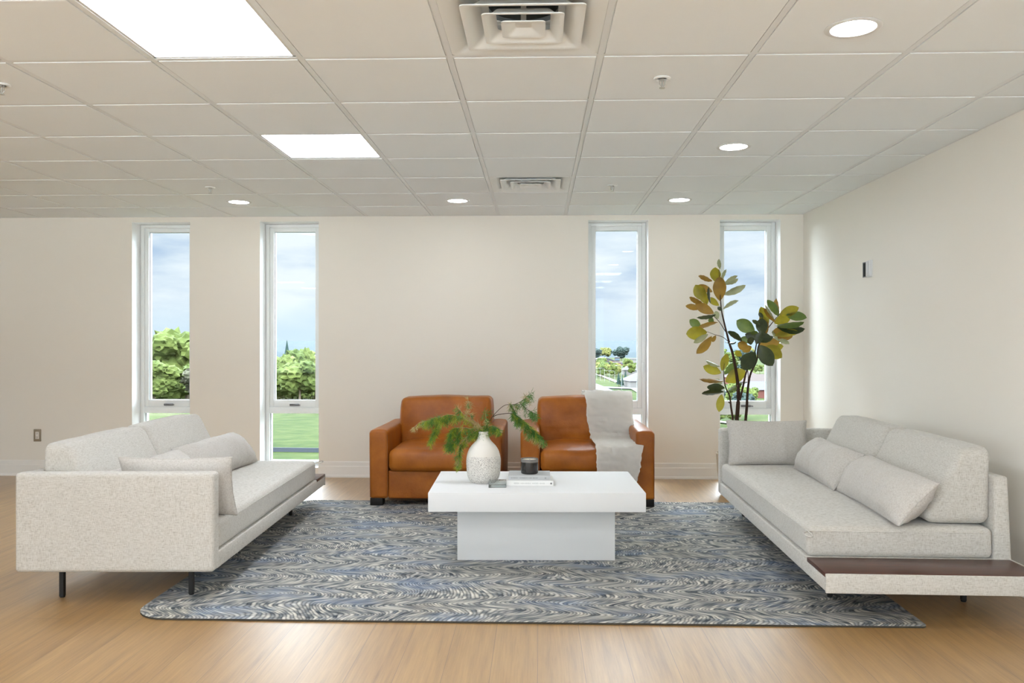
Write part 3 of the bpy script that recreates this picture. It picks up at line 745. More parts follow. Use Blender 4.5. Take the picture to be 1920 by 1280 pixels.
for a, b in zip(gr, gr[1:]):
    for k in range(NV): bm.faces.new((a[k], a[k + 1], b[k + 1], b[k]))
bmesh.ops.solidify(bm, geom=bm.faces[:], thickness=.011)
tag(B('throw_blanket', bm, M['throw'], smooth=80), 'cream plush throw draped over the back and seat of the right armchair', 'blanket')

# ------------------------------------------------------------------ things on the coffee table
VX, VY = -.317, 4.80
t = thing('vase', 'cream bottle-shaped ceramic vase, speckled on its lower half, on the coffee table', 'vase', (VX, VY, TT))
prof = [(.001, .0), (.066, 0), (.074, .004), (.088, .022), (.0965, .050), (.100, .085), (.1015, .120), (.098, .152), (.088, .185), (.071, .212), (.050, .234), (.038, .250), (.032, .266), (.0285, .282), (.0295, .291), (.027, .294), (.0235, .290), (.0235, .24), (.001, .235)]
pp = spline([(r, z, 0) for r, z in prof], 4); bm = new(); lathe(bm, [(max(p.x, .0008), p.y) for p in pp], 64); B('body', bm, M['ceramic'], t, 50)

def VP(cx, cy, dy=0):                       # sprig layout plane through the vase mouth -> metres
    return Vector((VX + (cx - 945) * .00049, VY + dy, TT + .290 - (cy - 510) * .00049))
def sprig(name_label, stems, seed, twig='twig'):
    rnd = random.Random(seed); t = thing('greenery_sprig', name_label, 'branch', (VX, VY, TT + .27), 0, 'feathery green sprigs in the vase')
    bs, bf_ = new(), new()
    def needle(p, d, l, mi):
        side = d.cross(Vector((rnd.uniform(-1, 1), rnd.uniform(-1, 1), rnd.uniform(-1, 1)))).normalized() * .0010
        q = p + d * l; mdl = p + d * l * .5 + Vector((0, 0, -.0012))
        a, b, c = bf_.verts.new(p - side * .6), bf_.verts.new(p + side * .6), bf_.verts.new(q); e1, e2 = bf_.verts.new(mdl - side), bf_.verts.new(mdl + side)
        for f in (bf_.faces.new((a, b, e2, e1)), bf_.faces.new((e1, e2, c))): f.material_index = mi
    def frond(p, d, l, mi, drop):
        n = 8; pts = []; q = Vector(p); dd = d.normalized()
        for k in range(n):
            pts.append(q.copy()); dd = (dd + Vector((rnd.uniform(-.12, .12), rnd.uniform(-.12, .12), -drop / n * 2.0))).normalized(); q = q + dd * l / n
        pts.append(q.copy()); tube(bf_, pts, .0011, .0005, 4, mi)
        for k, (a, b) in enumerate(zip(pts, pts[1:])):
            ax = (b - a).normalized(); ln = (.014 + .024 * math.sin(math.pi * (k + 1) / (n + 1))) * rnd.uniform(.7, 1.2)
            for h in (0,):
                base = a.lerp(b, h)
                for s in (-1, 1):
                    sd = ax.cross(Vector((rnd.uniform(-1, 1), rnd.uniform(-1, 1), rnd.uniform(-1, 1)))).normalized() * s
                    needle(base, (ax * .55 + sd * .9 + Vector((rnd.uniform(-.3, .3), rnd.uniform(-.3, .3), -.35))).normalized(), ln, mi)
        needle(pts[-1], (pts[-1] - pts[-2]).normalized(), .012, mi)
    for st in stems:
        pts2, dens, start, lmin, lmax, cols_, ydep = st
        pts = [VP(x, y, ydep * i / len(pts2) + rnd.uniform(-.008, .008)) for i, (x, y) in enumerate(pts2)]; sp_ = spline(pts, 6); tube(bs, sp_, .0026, .0010, 6)
        for k in range(int(dens * 2.8)):
            f = start + (1 - start) * rnd.random(); i = min(int(f * (len(sp_) - 1)), len(sp_) - 2); p = sp_[i].lerp(sp_[i + 1], rnd.random()); d = (sp_[i + 1] - sp_[i]).normalized()
            dr = (d * rnd.uniform(.1, .9) + Vector((rnd.uniform(-.5, .5), rnd.uniform(-.9, .9), rnd.uniform(-.8, .45)))).normalized()
            frond(p, dr, rnd.uniform(lmin, lmax), rnd.choice(cols_), rnd.uniform(.6, 1.5))
        frond(sp_[-1], (sp_[-1] - sp_[-2]).normalized(), lmin, rnd.choice(cols_), .5)
    o = B('stem', bs, M[twig], t, 50); o2 = B('foliage', bf_, [M['fern_a'], M['fern_b'], M['fern_c']], t, fix=False)
    for q in (o, o2): q.location = -Vector((VX, VY, TT + .27))
sprig('long feathery green sprig arching left out of the vase', [
    ([(948, 640), (945, 510), (860, 420), (720, 340), (550, 296), (420, 330), (270, 365)], 22, .45, .035, .085, (0, 0, 1, 1), -.05),
    ([(430, 330), (330, 380), (200, 385), (110, 450)], 9, .1, .02, .04, (2, 2, 1), 0),
    ([(470, 310), (400, 400), (350, 500), (310, 600)], 16, .05, .035, .065, (0, 1, 1), .0)], 3)
sprig('drooping green sprig hanging low over the front left of the vase', [
    ([(944, 630), (940, 508), (880, 482), (700, 455), (600, 470), (540, 540)], 24, .3, .04, .085, (0, 0, 0, 1), -.02),
    ([(860, 488), (770, 540), (690, 640), (660, 760), (650, 860)], 22, .1, .035, .06, (0, 0, 1, 2), -.05),
    ([(700, 455), (640, 560), (590, 650), (520, 660)], 16, .1, .035, .065, (0, 1, 0), .01)], 5)
sprig('short upright twiggy sprig in the middle of the vase mouth', [
    ([(950, 640), (950, 505), (890, 420), (800, 345), (770, 260), (757, 120)], 7, .35, .018, .04, (2, 0, 2), .02),
    ([(955, 630), (958, 500), (975, 400), (968, 285)], 8, .3, .02, .05, (0, 2, 0), .02),
    ([(958, 620), (965, 500), (1040, 430), (1120, 470)], 15, .2, .03, .055, (0, 0, 1), -.03),
    ([(948, 620), (930, 490), (890, 440), (700, 290), (640, 240)], 10, .35, .02, .05, (0, 2, 1), .03)], 9)
sprig('long thin sprig arching right from the vase towards the right armchair', [
    ([(958, 640), (965, 500), (1010, 390), (1090, 280), (1200, 188), (1310, 180), (1420, 125), (1488, 62)], 12, .62, .03, .07, (0, 0, 2), .03),
    ([(1055, 325), (1130, 296), (1280, 286), (1390, 345), (1500, 440), (1600, 540)], 26, .40, .03, .075, (0, 0, 0, 1), 0),
    ([(1265, 190), (1320, 270), (1345, 420)], 5, .3, .02, .03, (0,), .01),
    ([(1390, 170), (1470, 240), (1570, 290)], 6, .2, .03, .06, (0, 0), .0),
    ([(1400, 360), (1450, 460), (1540, 540), (1660, 600)], 14, .1, .03, .06, (0, 2, 0), -.01)], 12, 'twig_dark')

def book(x0, x1, y0, z, w, h, m, label, ink, marks, rz=0):
    t = thing('book', label, 'book', ((x0 + x1) / 2, y0 + w / 2, z), rz, 'stacked coffee-table books'); a = (x1 - x0) / 2; b = w / 2
    B('cover', boxes((-a, a, -b, b, 0, .0025), (-a, a, -b, b, h - .0025, h), (-a, a, -b, -b + .003, .0025, h - .0025)), m, t, bevel=.0008, seg=1)
    B('pages', boxes((-a + .004, a - .004, -b + .003, b - .004, .0025, h - .0025)), M['pages'], t)
    bm = new(); r = random.Random(int(x1 * 1e4))
    for u0, u1, hh in marks:                # blurred spine lettering: strokes of uneven height
        u = u0
        while u < u1:
            ww = r.uniform(.0012, .0032); q = hh * r.uniform(.55, 1)
            box(bm, -a + u * 2 * a, -a + u * 2 * a + ww, -b - .0004, -b + .001, h / 2 - q / 2, h / 2 + q / 2); u += (ww + .0012) / (2 * a)
    B('spine_lettering', bm, ink, t); return t
w1 = book(-.178, .090, 4.668, TT, .215, .029, M['book_white'], 'white hardcover book at the bottom of the coffee-table stack', M['pale_ink'], [(.16, .28, .011), (.30, .52, .009), (.55, .68, .011), (.70, .82, .009), (.84, .93, .002)])
bm = new(); lathe(bm, [(.0052, -.0006), (.0052, .001)], 20); bmesh.ops.rotate(bm, matrix=Matrix.Rotation(R(90), 3, 'X'), verts=bm.verts)
o = B('spine_dot', bm, M['ink'], w1); o.location = (.121, -.1075, .0145)
book(-.168, .072, 4.684, TT + .029, .180, .027, M['book_grey'], 'grey hardcover book on the white book, beneath the candle', M['ink'], [(.06, .24, .0045), (.27, .46, .0055), (.48, .56, .005), (.58, .70, .0055), (.87, .90, .008)])
t = thing('jar_candle', 'smoked glass jar candle with cream wax on top of the books', 'candle', (-.047, 4.765, TT + .056))
bm = new(); lathe(bm, [(.001, 0), (.045, 0), (.0495, .004), (.0505, .012), (.0505, .068), (.048, .068), (.048, .012), (.001, .010)], 48); B('jar', bm, M['smoke'], t, 40)
bm = new(); lathe(bm, [(.0507, .068), (.0512, .085), (.0495, .0865), (.048, .085), (.048, .068)], 48, cap=False); B('rim', bm, M['rim'], t, 40)
bm = new(); lathe(bm, [(.001, .072), (.0478, .072), (.0478, .079), (.001, .0785)], 40); wx_ = B('wax', bm, M['wax'], t, 40)
bm = new(); tube(bm, [(0, 0, .0785), (.0015, 0, .083)], .0012, n=6); B('wick', bm, M['dark'], wx_)
o = tag(B('glass_block', boxes((-.050, .050, -.050, .050, 0, .030)), M['acrylic'], bevel=.002, seg=2), 'small clear glass block on the table in front of the vase', 'ornament')
o.location = (-.2275, 4.655, TT); o.rotation_euler = (0, 0, R(2))

# ------------------------------------------------------------------ plant behind the right sofa
PX, PY = 1.64, 6.75
t = thing('rubber_plant', 'tall potted plant with bronze and dark green leaves behind the right sofa', 'plant', (PX, PY, 0))
bm = new(); lathe(bm, [(.001, 0), (.13, 0), (.145, .02), (.17, .20), (.18, .34), (.172, .345), (.160, .33), (.15, .30), (.001, .30)], 40); B('pot', bm, M['pot'], t, 40)
bm = new(); lathe(bm, [(.001, .28), (.153, .28), (.153, .305), (.001, .315)], 30); B('soil', bm, M['soil'], t, 40)
def PP(cx, cy, dy=0):                        # layout of the crown in the plant's own upright plane -> metres
    px, py = 1260 + cx / 3.657, 470 + cy / 3.657
    return Vector((1.706 + (px - 1400) * .00432, PY + dy, 1.264 - (py - 638) * .00439))
trunks = [([(445, 1900), (447, 1500), (443, 1210), (455, 1000), (448, 880), (420, 720), (390, 620), (355, 480), (335, 370), (322, 130)], .022, .0022, 0),
          ([(458, 1020), (480, 930), (500, 840), (522, 790), (560, 700), (578, 600), (590, 560)], .0095, .003, -.03),
          ([(490, 1900), (495, 1500), (508, 1210), (520, 1080), (528, 960), (545, 850), (590, 750), (600, 660), (640, 570), (700, 490), (750, 430)], .015, .002, .04),
          ([(528, 950), (534, 870), (532, 800), (560, 680)], .004, .002, .05),
          ([(430, 1900), (422, 1500), (413, 1200), (395, 1060), (385, 990), (355, 920), (345, 830), (350, 770)], .012, .002, -.05),
          ([(392, 630), (345, 592), (290, 575), (238, 555)], .003, .0015, -.02), ([(378, 565), (330, 490), (285, 440), (235, 350)], .0035, .0015, .02),
          ([(395, 1040), (376, 1030)], .006, .004, -.05), ([(392, 632), (366, 628)], .003, .002, 0)]
for k, (pts, r0, r1, dy) in enumerate(trunks):
    bm = new(); q = [PP(x, y, dy * min(1, (1900 - y) / 900)) for x, y in pts]; s_ = spline(q, 5)
    tube(bm, s_, r0, r1, 9); o = B('trunk' if r0 > .011 else 'branch', bm, M['bark'], t, 50); o.location = (-PX, -PY, 0)
LV = '''325 130 322 60 26 P;300 218 300 115 72 O;275 210 170 180 34 B;330 345 322 180 82 B;345 205 381 127 24 P;355 225 440 178 26 P;358 230 470 188 26 P;362 302 510 237 40 P;355 402 460 343 28 P
285 282 185 236 44 B;225 345 160 235 74 O;245 368 205 265 56 O;247 365 238 252 26 D;325 378 250 322 38 O;200 356 106 324 34 B;282 432 155 365 60 B;190 400 99 378 36 B;285 440 150 462 24 D;322 468 300 415 40 P;300 492 260 462 38 G
325 490 165 545 30 B;210 525 140 470 54 G;245 558 97 570 82 O;245 572 147 632 34 P;282 585 175 706 48 B;300 580 270 625 24 B;330 415 310 385 24 D;340 792 238 750 26 P;345 838 227 792 58 O;340 822 380 704 42 O
365 848 462 764 46 G;370 898 505 820 84 O;350 890 185 878 24 B;350 910 298 890 40 P;385 956 490 905 24 G;345 935 215 925 46 D;355 966 193 972 40 D;336 978 318 1100 46 O
480 622 383 552 32 D;570 556 448 478 82 G;605 575 612 462 84 D;578 512 525 478 22 D;655 572 622 438 46 B;664 522 615 385 52 O;702 492 630 392 38 B;622 462 592 425 24 D;692 470 628 370 24 P;730 452 655 338 38 G;747 448 742 325 42 B
745 442 878 390 62 O;790 440 942 460 56 G;718 495 840 450 64 O;705 525 908 535 54 D;700 515 895 490 36 G;690 562 800 538 50 B;700 582 866 562 48 O;720 596 850 584 36 B;690 548 740 615 26 P;730 608 820 640 26 P;612 645 755 622 62 B;700 665 796 655 50 O;645 652 760 732 84 O
580 645 670 785 92 D;562 692 464 808 92 D;525 672 445 632 54 B;495 722 444 688 36 O;562 655 508 692 48 B;582 602 500 572 50 D;558 575 670 600 48 D;588 622 690 588 38 D;442 625 364 628 14 D;530 645 520 590 56 D;595 575 528 560 24 G;560 640 600 560 50 D;540 620 470 600 44 G'''
rl = random.Random(21); bm = new(); MI = {'O': 0, 'B': 1, 'D': 2, 'G': 3, 'P': 4}
for rec in LV.replace('\n', ';').split(';'):
    a = rec.split(); bx, by, tx, ty, w = map(float, a[:5]); mi = MI[a[5]]
    dy0 = rl.uniform(-.06, .06) + (-.05 if a[5] == 'D' else .02); p0 = PP(bx, by, dy0); p1 = PP(tx, ty, dy0 + rl.uniform(-.05, .05)); ax = p1 - p0; ln = ax.length; ax.normalize()
    wa = w * .00134; wt = max(wa, ln * .44); wt = min(wt, ln * .70); cosv = min(1, wa / wt); ang = math.acos(cosv) * rl.choice((-1, 1))
    side = ax.cross(Vector((0, -1, 0))).normalized(); side = Matrix.Rotation(ang, 3, ax) @ side; up_ = side.cross(ax).normalized()
    if up_.y > 0: up_ = -up_
    curl = rl.uniform(-.10, .10); NL = 12; rows_ = []
    for k in range(NL + 1):
        s = k / NL; hw_ = wt / 2 * (math.sin(math.pi * s ** 1.12) ** .68 if 0 < s < 1 else 0) + .0006
        c = p0 + ax * ln * s + up_ * curl * ln * (s - s * s) * 2
        rows_.append([bm.verts.new(c + side * hw_ * q + up_ * (-.22 * abs(q) * hw_ + .0018 * math.sin(k * 2.1) * q)) for q in (-1, -.5, 0, .5, 1)])
    for r0_, r1_ in zip(rows_, rows_[1:]):
        for q in range(4):
            f = bm.faces.new((r0_[q], r0_[q + 1], r1_[q + 1], r1_[q])); f.material_index = mi; f.smooth = True
o = B('leaves', bm, [M['O'], M['B'], M['D'], M['G'], M['P']], t, fix=False); o.location = (-PX, -PY, 0)

# ------------------------------------------------------------------ the land outside
def sstep(a, b, x): x = max(0, min(1, (x - a) / (b - a))); return x * x * (3 - 2 * x)
def ground(x, y):
    d = math.hypot(x, y); left = -2.7 - .012 * max(0, d - 20) - 9.0 * sstep(48, 170, d)
    right = -3.2 - 13.0 * sstep(12, 130, d)
    s = sstep(-.16, .0, x / max(y, 1)); z = left + (right - left) * s
    z += (-16.0 - z) * sstep(220, 420, d)
    z += 9 * sstep(1200, 4200, d)
    return z + .35 * nz((x * .02, y * .02, 0), 1, 3) * sstep(15, 60, d)
bm = new(); NA, ND = 70, 90; gr = []
for i in range(ND + 1):
    d = 8.2 * (7000 / 8.2) ** (i / ND) ; row = []
    for j in range(NA + 1):
        a = R(-52 + 104 * j / NA); x = d * math.tan(a) if d < 20 else d * math.sin(a) / math.cos(a * .0); y = d if d < 20 else d * math.cos(a)
        row.append(bm.verts.new((x, y, ground(x, y))))
    gr.append(row)
for a, b in zip(gr, gr[1:]):
    for j in range(NA): bm.faces.new((a[j], a[j + 1], b[j + 1], b[j]))
struct(B('terrain', bm, M['grass'], smooth=80))
struct(B('bounce_ground', boxes((-70, 70, -90, -4.2, -3.4, -3.1)), M['bounce_pale']))  # unseen pale ground, added to bounce sky light up to the ceiling
# far woodland canopy: uncountable, one rolling surface
bm = new(); gr = []; NA, ND = 330, 84
for i in range(ND + 1):
    d = 820 * (5200 / 820) ** (i / ND); row = []
    for j in range(NA + 1):
        a = R(-34 + 62 * j / NA); x, y = d * math.sin(a), d * math.cos(a); edge = min(1, i / 2)
        h = (4.5 + 3.2 * nz((x, y, 0), .004, 2) + 3.4 * nz((x, y, 1), .05, 7) + 1.8 * nz((x, y, 2), .12, 4)) * edge - .6
        row.append(bm.verts.new((x, y, ground(x, y) + h)))
    gr.append(row)
for a, b in zip(gr, gr[1:]):
    for j in range(NA): bm.faces.new((a[j], a[j + 1], b[j + 1], b[j]))
tag(B('distant_woodland', bm, M['wood_hazy'], smooth=80), 'blue-green woodland stretching to the horizon outside the windows', 'forest', kind='stuff')
# silt fences on the lawn
def silt(pts, h, label):
    bm = new(); f = []
    q = spline([(x, y, 0) for x, y in pts], 10)
    for p in q: z = ground(p.x, p.y); f.append([bm.verts.new((p.x, p.y + dy, z + zz_)) for dy, zz_ in ((-.02, -.05), (-.02, h), (.02, h), (.02, -.05))])
    for a, b in zip(f, f[1:]):
        for k in range(4): bm.faces.new((a[k], a[(k + 1) % 4], b[(k + 1) % 4], b[k]))
    bm.faces.new(f[0]); bm.faces.new(f[-1]); tag(B('silt_fence', bm, M['fence']), label, 'fence', 'black silt fences on the lawn')
silt([(-22, 30.5), (-12, 29.8), (-6, 29.4)], .16, 'low black silt fence nearest the building, across the lawn')
silt([(-30, 52), (-19, 50.5), (-13, 47), (-8, 42)], .45, 'farther low black silt fence at the top of the lawn')

# trees
def tree_meshes(seed, conifer=False):
    r = random.Random(seed); bm = new()
    if conifer:
        for k in range(7):
            z0 = .14 + k * .115; rr = .24 * (1 - k / 7.6); n = 14
            v = [bm.verts.new((rr * (1 + .25 * r.uniform(-1, 1)) * math.cos(2 * math.pi * i / n), rr * (1 + .25 * r.uniform(-1, 1)) * math.sin(2 * math.pi * i / n), z0 + .03 * r.uniform(-1, 1))) for i in range(n)]
            tp = bm.verts.new((0, 0, z0 + .24)); bt = bm.verts.new((0, 0, z0 + .04))
            for i in range(n): bm.faces.new((v[i], v[(i + 1) % n], tp)); bm.faces.new((v[(i + 1) % n], v[i], bt))
    else:
        for k in range(15):
            a = r.uniform(0, 6.3); q = r.random() ** .6 * .25; z = r.uniform(.36, .86); rr = r.uniform(.12, .19) * (1.15 - abs(z - .55))
            c = Vector((q * math.cos(a), q * math.sin(a), z)); vs = bmesh.ops.create_icosphere(bm, subdivisions=3, radius=1)['verts']
            for v in vs:
                n = v.co.normalized(); v.co = c + n * rr * (1 + .45 * nz(n * 1.0 + c * 9, 3.2, k) + .25 * nz(n + c * 5, 9, k))
    me = bpy.data.meshes.new('crown'); bm.to_mesh(me); bm.free()
    bm = new(); tube(bm, [(0, 0, -.03), (.005, 0, .25), (0, .01, .5)], .022, .010, 7)
    for k in range(4): a = k * 1.6; tube(bm, [(0, 0, .28 + .04 * k), (.12 * math.cos(a), .12 * math.sin(a), .5 + .05 * k)], .009, .004, 5)
    mt = bpy.data.meshes.new('trunk'); bm.to_mesh(mt); bm.free(); mt.materials.append(M['trunk']); return me, mt
KIND = {}
for k, (key, sd, con) in enumerate((('tree_a', 1, False), ('tree_b', 2, False), ('tree_c', 3, False), ('tree_d', 4, False), ('conifer', 5, True))):
    me, mt = tree_meshes(sd, con); me.materials.append(M[key]); KIND[key] = (me, mt)
NM = {'tree_a': 'spring green', 'tree_b': 'yellow-green', 'tree_c': 'blue-green', 'tree_d': 'grey-brown', 'conifer': 'dark conical'}
def tree(key, x, y, h, w, rz, label, group):
    t = thing('conifer_tree' if key == 'conifer' else 'leafy_tree', label, 'tree', (x, y, ground(x, y)), rz, group)
    t.scale = (h * w, h * w, h); link('crown', KIND[key][0], None, t); link('trunk', KIND[key][1], None, t); return t
rt = random.Random(4)
def dirx(px): return math.tan(math.atan((px - 960) / 1537) - R(1.789))
PLACED = [(dirx(px) * d, d, r) for px, d, r in ((1207, 305, 10), (1192, 415, 9), (1187, 620, 8), (1157, 640, 4), (1160, 575, 8), (1172, 575, 8), (1184, 575, 8), (1425, 300, 10), (1388, 335, 10), (1362, 372, 9), (1428, 255, 9), (1131, 592, 11), (1136, 175, 6), (1160, 310, 3), (1166.5, 303, 3), (1173, 311, 3), (1165.5, 289, 3), (1152.7, 334, 3), (1142.5, 345, 3), (1133.5, 348, 3), (1125.5, 354, 3), (1118.7, 362, 3))]
def stand(n, pxa, pxb, da, db, ha, hb, keys, where, group, wa=.9, wb=1.3):
    for k in range(n):
        key = rt.choice(keys); h = rt.uniform(ha, hb); w = rt.uniform(wa, wb); rad = .33 * h * w
        for _ in range(60):
            d = da + (db - da) * rt.random(); px = pxa + (pxb - pxa) * rt.random(); y = d; x = dirx(px) * d
            if all(math.hypot(x - a, y - b) > rad + c for a, b, c in PLACED): break
        else: continue
        PLACED.append((x, y, rad)); tree(key, x, y, h, w, rt.uniform(0, 6.28), '%s tree %s' % (NM[key], where), '%s, %s' % (group, NM[key]))
# bare young tree on the verge
t = thing('bare_tree', 'thin bare young tree beside the road in the third window from left', 'tree', (dirx(1136) * 175, 175, ground(dirx(1136) * 175, 175)))
bm = new(); tube(bm, [(0, 0, -.2), (.05, 0, 3), (0, 0, 6.2)], .09, .03, 7); B('trunk', bm, M['trunk'], t)
bm = new(); rb = random.Random(3)
for k in range(16):
    z = 2.0 + k * .24; a = k * 2.4; l = 1.5 - .05 * k; tube(bm, [(0, 0, z), (l * .45 * math.cos(a), l * .45 * math.sin(a), z + l * .5), (l * .7 * math.cos(a), l * .7 * math.sin(a), z + l)], .03, .012, 5)
B('branches', bm, M['trunk'], t)
# roads, kerbs
def ribbon(name, pts, w, m, lift):
    q = spline([(x, y, 0) for x, y in pts], 10); bm = new(); rows_ = []
    for i, p in enumerate(q):
        d = (q[min(i + 1, len(q) - 1)] - q[max(i - 1, 0)]).normalized(); s = Vector((-d.y, d.x, 0)); rr = []
        for k in (-1, -.5, 0, .5, 1): pt = p + s * w / 2 * k; rr.append(bm.verts.new((pt.x, pt.y, ground(pt.x, pt.y) + lift)))
        rows_.append(rr)
    for a, b in zip(rows_, rows_[1:]):
        for k in range(4): bm.faces.new((a[k], a[k + 1], b[k + 1], b[k]))
    return struct(B(name, bm, m, smooth=80))
rd = [(-30, 520), (10, 360), (30, 250), (26, 190), (15, 150)]
ribbon('road', [(8, 420), (18, 285), (16, 225), (18, 178), (30, 150), (60, 130)], 15, M['asphalt'], .25)
ribbon('sidewalk', [(30, 420), (34, 290), (31.5, 235), (34, 190), (46, 165), (75, 148)], 2.2, M['kerb'], .28)
ribbon('cross_street', [(20, 300), (80, 275), (160, 250)], 9, M['asphalt'], .3)
# buildings
def house(px, d, w, dep, h, roof_h, wm, rm, label, rz=0, gable=True):
    x, y = dirx(px) * d, d; t = thing('house', label, 'building', (x, y, ground(x, y)), R(rz)); B('walls', boxes((-w / 2, w / 2, -dep / 2, dep / 2, -1, h)), wm, t)
    bm = new(); e_ = .5
    if gable:
        v = [bm.verts.new(p) for p in ((-w / 2 - e_, -dep / 2 - e_, h), (w / 2 + e_, -dep / 2 - e_, h), (w / 2 + e_, dep / 2 + e_, h), (-w / 2 - e_, dep / 2 + e_, h), (-w / 2 + dep * .35, 0, h + roof_h), (w / 2 - dep * .35, 0, h + roof_h))]
        for f in ((0, 1, 5, 4), (2, 3, 4, 5), (1, 2, 5), (3, 0, 4), (3, 2, 1, 0)): bm.faces.new([v[i] for i in f])
    else: box(bm, -w / 2 - .2, w / 2 + .2, -dep / 2 - .2, dep / 2 + .2, h, h + roof_h)
    B('roof', bm, rm, t)
    n = max(2, int(w / 5))
    for k in range(n): xx_ = -w / 2 + (k + .5) * w / n; B('window', boxes((xx_ - .8, xx_ + .8, -dep / 2 - .06, -dep / 2 + .05, h * .45, h * .8)), M['pane'], t)
    return t
house(1207, 305, 14, 11, 2.5, 2.8, M['pale_wall'], M['roof_grey'], 'grey hipped-roof house at lower right in the third window from left', 12)
house(1192, 415, 13, 10, 2.5, 2.6, M['pale_wall'], M['roof_grey'], 'grey-roofed house behind the nearer grey house in the third window')
house(1187, 620, 11, 8, 3.4, .4, M['pale_wall'], M['roof_white'], 'pale flat-roofed block at right in the third window', 0, False)
house(1157, 640, 3.6, 4, 4.2, .3, M['roof_brown'], M['roof_white'], 'tall brown flat-roofed tower block beside the domed hall', 0, False)
house(1172, 575, 20, 5, 1.8, .3, M['brick'], M['roof_white'], 'long low brick building in front of the domed hall', 0, False)
house(1425, 300, 15, 10, 2.7, 2.6, M['pale_wall'], M['roof_brown'], 'brown hipped-roof house at right in the rightmost window', -8)
house(1388, 335, 14, 10, 2.7, 2.6, M['brick'], M['roof_brown'], 'brown-roofed brick house behind the plant stems in the rightmost window', 10)
house(1362, 372, 13, 9, 2.7, 2.6, M['pale_wall'], M['roof_white'], 'white-roofed house at left in the rightmost window')
house(1428, 255, 13, 9, 2.5, 2.4, M['brick'], M['roof_grey'], 'grey-roofed brick house low in the rightmost window')
# domed hall
d = 592; x = dirx(1131) * d; t = thing('domed_hall', 'long hall with a shallow arched white roof in the third window from left', 'building', (x, d, ground(x, d)))
t.scale = (.5, .5, .5); B('walls', boxes((-16, 16, -12, 12, -1, 5)), M['brick'], t)
bm = new(); ra = []
for k in range(17):
    a = -1 + k / 8; z = 5 + 5.2 * (1 - a * a); ra.append([bm.verts.new((17 * a, yy_, zz_)) for yy_, zz_ in ((-13, z), (13, z), (13, z - .8), (-13, z - .8))])
for a, b in zip(ra, ra[1:]):
    for k in range(4): bm.faces.new((a[k], a[(k + 1) % 4], b[(k + 1) % 4], b[k]))
bm.faces.new(ra[0]); bm.faces.new(ra[-1]); B('roof', bm, M['roof_white'], t, 40)
bm = new(); vs = [bm.verts.new((15.5 * (-1 + k / 8), -12.3, 5 + 4.6 * (1 - (-1 + k / 8) ** 2))) for k in range(17)]; bm.faces.new(vs)
ex = bmesh.ops.extrude_face_region(bm, geom=bm.faces[:]); bmesh.ops.translate(bm, vec=(0, .2, 0), verts=[v for v in ex['geom'] if isinstance(v, bmesh.types.BMVert)]); B('gable_wall', bm, M['roof_grey'], t)
# street lamps along the road
def lamp_post(px, d, h, label):
    x = dirx(px) * d; t = thing('street_lamp', label, 'street lamp', (x, d, ground(x, d)), 0, 'street lamps along the valley road')
    bm = new(); tube(bm, [(0, 0, -.3), (0, 0, h)], .06, .045, 8); B('pole', bm, M['pole'], t)
    bm = new(); tube(bm, spline([(0, 0, h), (-.6, 0, h + .35), (-1.6, 0, h + .45)]), .04, .035, 6); B('lamp_arm', bm, M['pole'], t)
    B('lamp_head', boxes((-2.3, -1.5, -.15, .15, h + .38, h + .52)), M['pole'], t, bevel=.04, seg=2)
for px, d, h, lb in ((1165.5, 289, 8.0, 'tallest nearest street lamp beside the valley road'), (1152.7, 334, 4.6, 'second street lamp from the right along the valley road'),
                     (1142.5, 345, 4.4, 'third street lamp from the right along the valley road'), (1133.5, 348, 5.2, 'fourth street lamp from the right along the valley road'), (1125.5, 354, 5.0, 'fifth street lamp from the right along the valley road'), (1118.7, 362, 5.0, 'leftmost street lamp along the valley road, near the window\'s left edge')):
    lamp_post(px, d, h, lb)
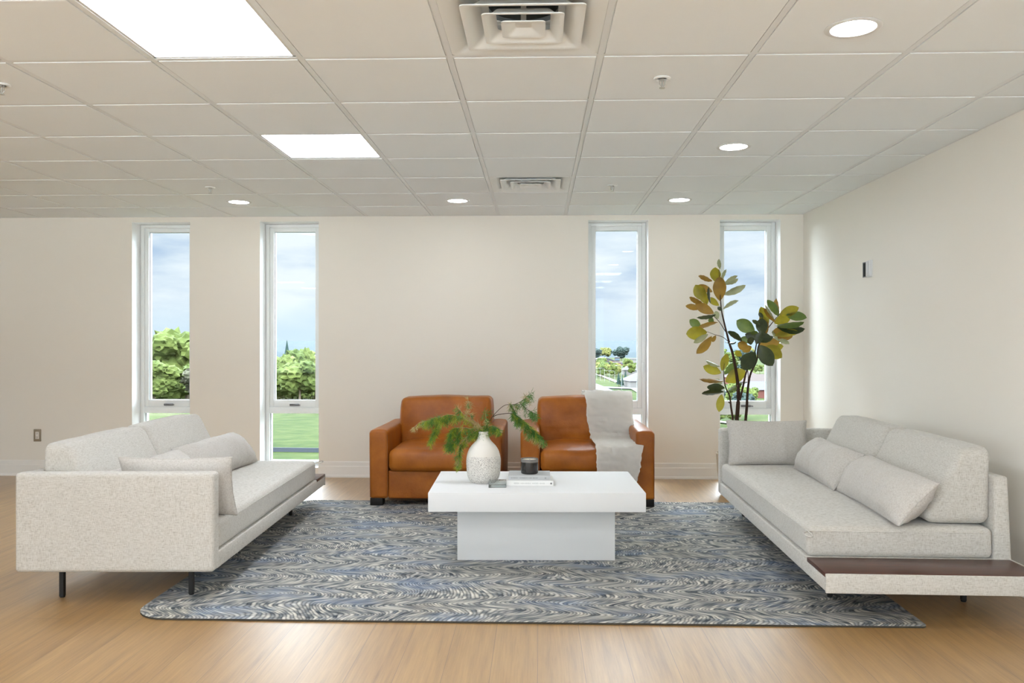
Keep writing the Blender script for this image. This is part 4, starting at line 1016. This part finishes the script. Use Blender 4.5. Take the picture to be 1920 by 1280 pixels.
for px, d, rz, lb in ((1155, 212, 60, 'small dark car on the road in the third window from left'), (1168, 246, 20, 'small dark car by the grey house in the third window')):
    x = dirx(px) * d; t = thing('car', lb, 'car', (x, d, ground(x, d) + .28), R(rz), 'dark cars on the valley road')
    bm = soft_box(2.1, .85, .38, .2, (4, 3, 2)); bmesh.ops.translate(bm, vec=(0, 0, .68), verts=bm.verts); B('body', bm, M['car'], t, 50)
    bm = soft_box(1.1, .75, .32, .25, (3, 3, 2)); bmesh.ops.translate(bm, vec=(-.1, 0, 1.2), verts=bm.verts); B('cabin', bm, M['pane'], t, 50)
    for wx_, wy_ in ((-1.3, -.85), (-1.3, .85), (1.3, -.85), (1.3, .85)):
        bm = new(); lathe(bm, [(.32, -.1), (.32, .1)], 16); bmesh.ops.rotate(bm, matrix=Matrix.Rotation(R(90), 3, 'X'), verts=bm.verts); bmesh.ops.translate(bm, vec=(wx_, wy_, .32), verts=bm.verts); B('wheel', bm, M['dark'], t)

# seen through the two left windows
stand(10, 240, 400, 66, 80, 3.2, 4.4, ('tree_d', 'tree_d', 'tree_a'), 'in the near thicket below the woods, through the leftmost window', 'thicket through the leftmost window', 1.2, 1.6)
stand(38, 205, 415, 105, 200, 9.5, 13.0, ('tree_a', 'tree_b', 'tree_a', 'tree_a'), 'in the tall woods through the leftmost window', 'woods through the leftmost window')
stand(13, 465, 640, 84, 105, 4.5, 6.5, ('tree_a', 'tree_a', 'tree_b'), 'at the front of the trees through the second window from left', 'front trees through the second window')
stand(36, 455, 660, 112, 220, 8.5, 12.5, ('tree_a', 'tree_b', 'tree_a', 'tree_d'), 'farther back in the trees through the second window from left', 'rear trees through the second window')
tree('conifer', dirx(538) * 150, 150, 13.6, .8, 0, 'pointed dark conifer rising above the trees in the second window from left', None)
# the valley seen through the two right windows
stand(30, 1090, 1460, 560, 800, 8, 13, ('tree_a', 'tree_c', 'tree_c', 'tree_b'), 'on the far side of the valley town, through the right-hand windows', 'far valley trees', 1, 1.6)
stand(28, 1095, 1460, 330, 480, 4.5, 8, ('tree_a', 'tree_c', 'tree_a', 'tree_b'), 'among the valley buildings through the right-hand windows', 'valley trees among the buildings', .9, 1.3)
stand(14, 1112, 1162, 360, 500, 5, 7.5, ('tree_a', 'tree_a', 'tree_b'), 'clustered behind the street lamps in the third window from left', 'trees behind the street lamps', .9, 1.3)
stand(8, 1330, 1450, 150, 240, 4, 7, ('tree_a', 'tree_c'), 'on the slope below the rightmost window', 'slope trees below the rightmost window', 1, 1.5)
for px, d, h in ((1160, 310, 5.5), (1166.5, 303, 4.6), (1173, 311, 6)):
    tree('conifer', dirx(px) * d, d, h, .75, 0, 'dark conifer in a row of three beside the grey valley house', 'three conifers by the valley house')
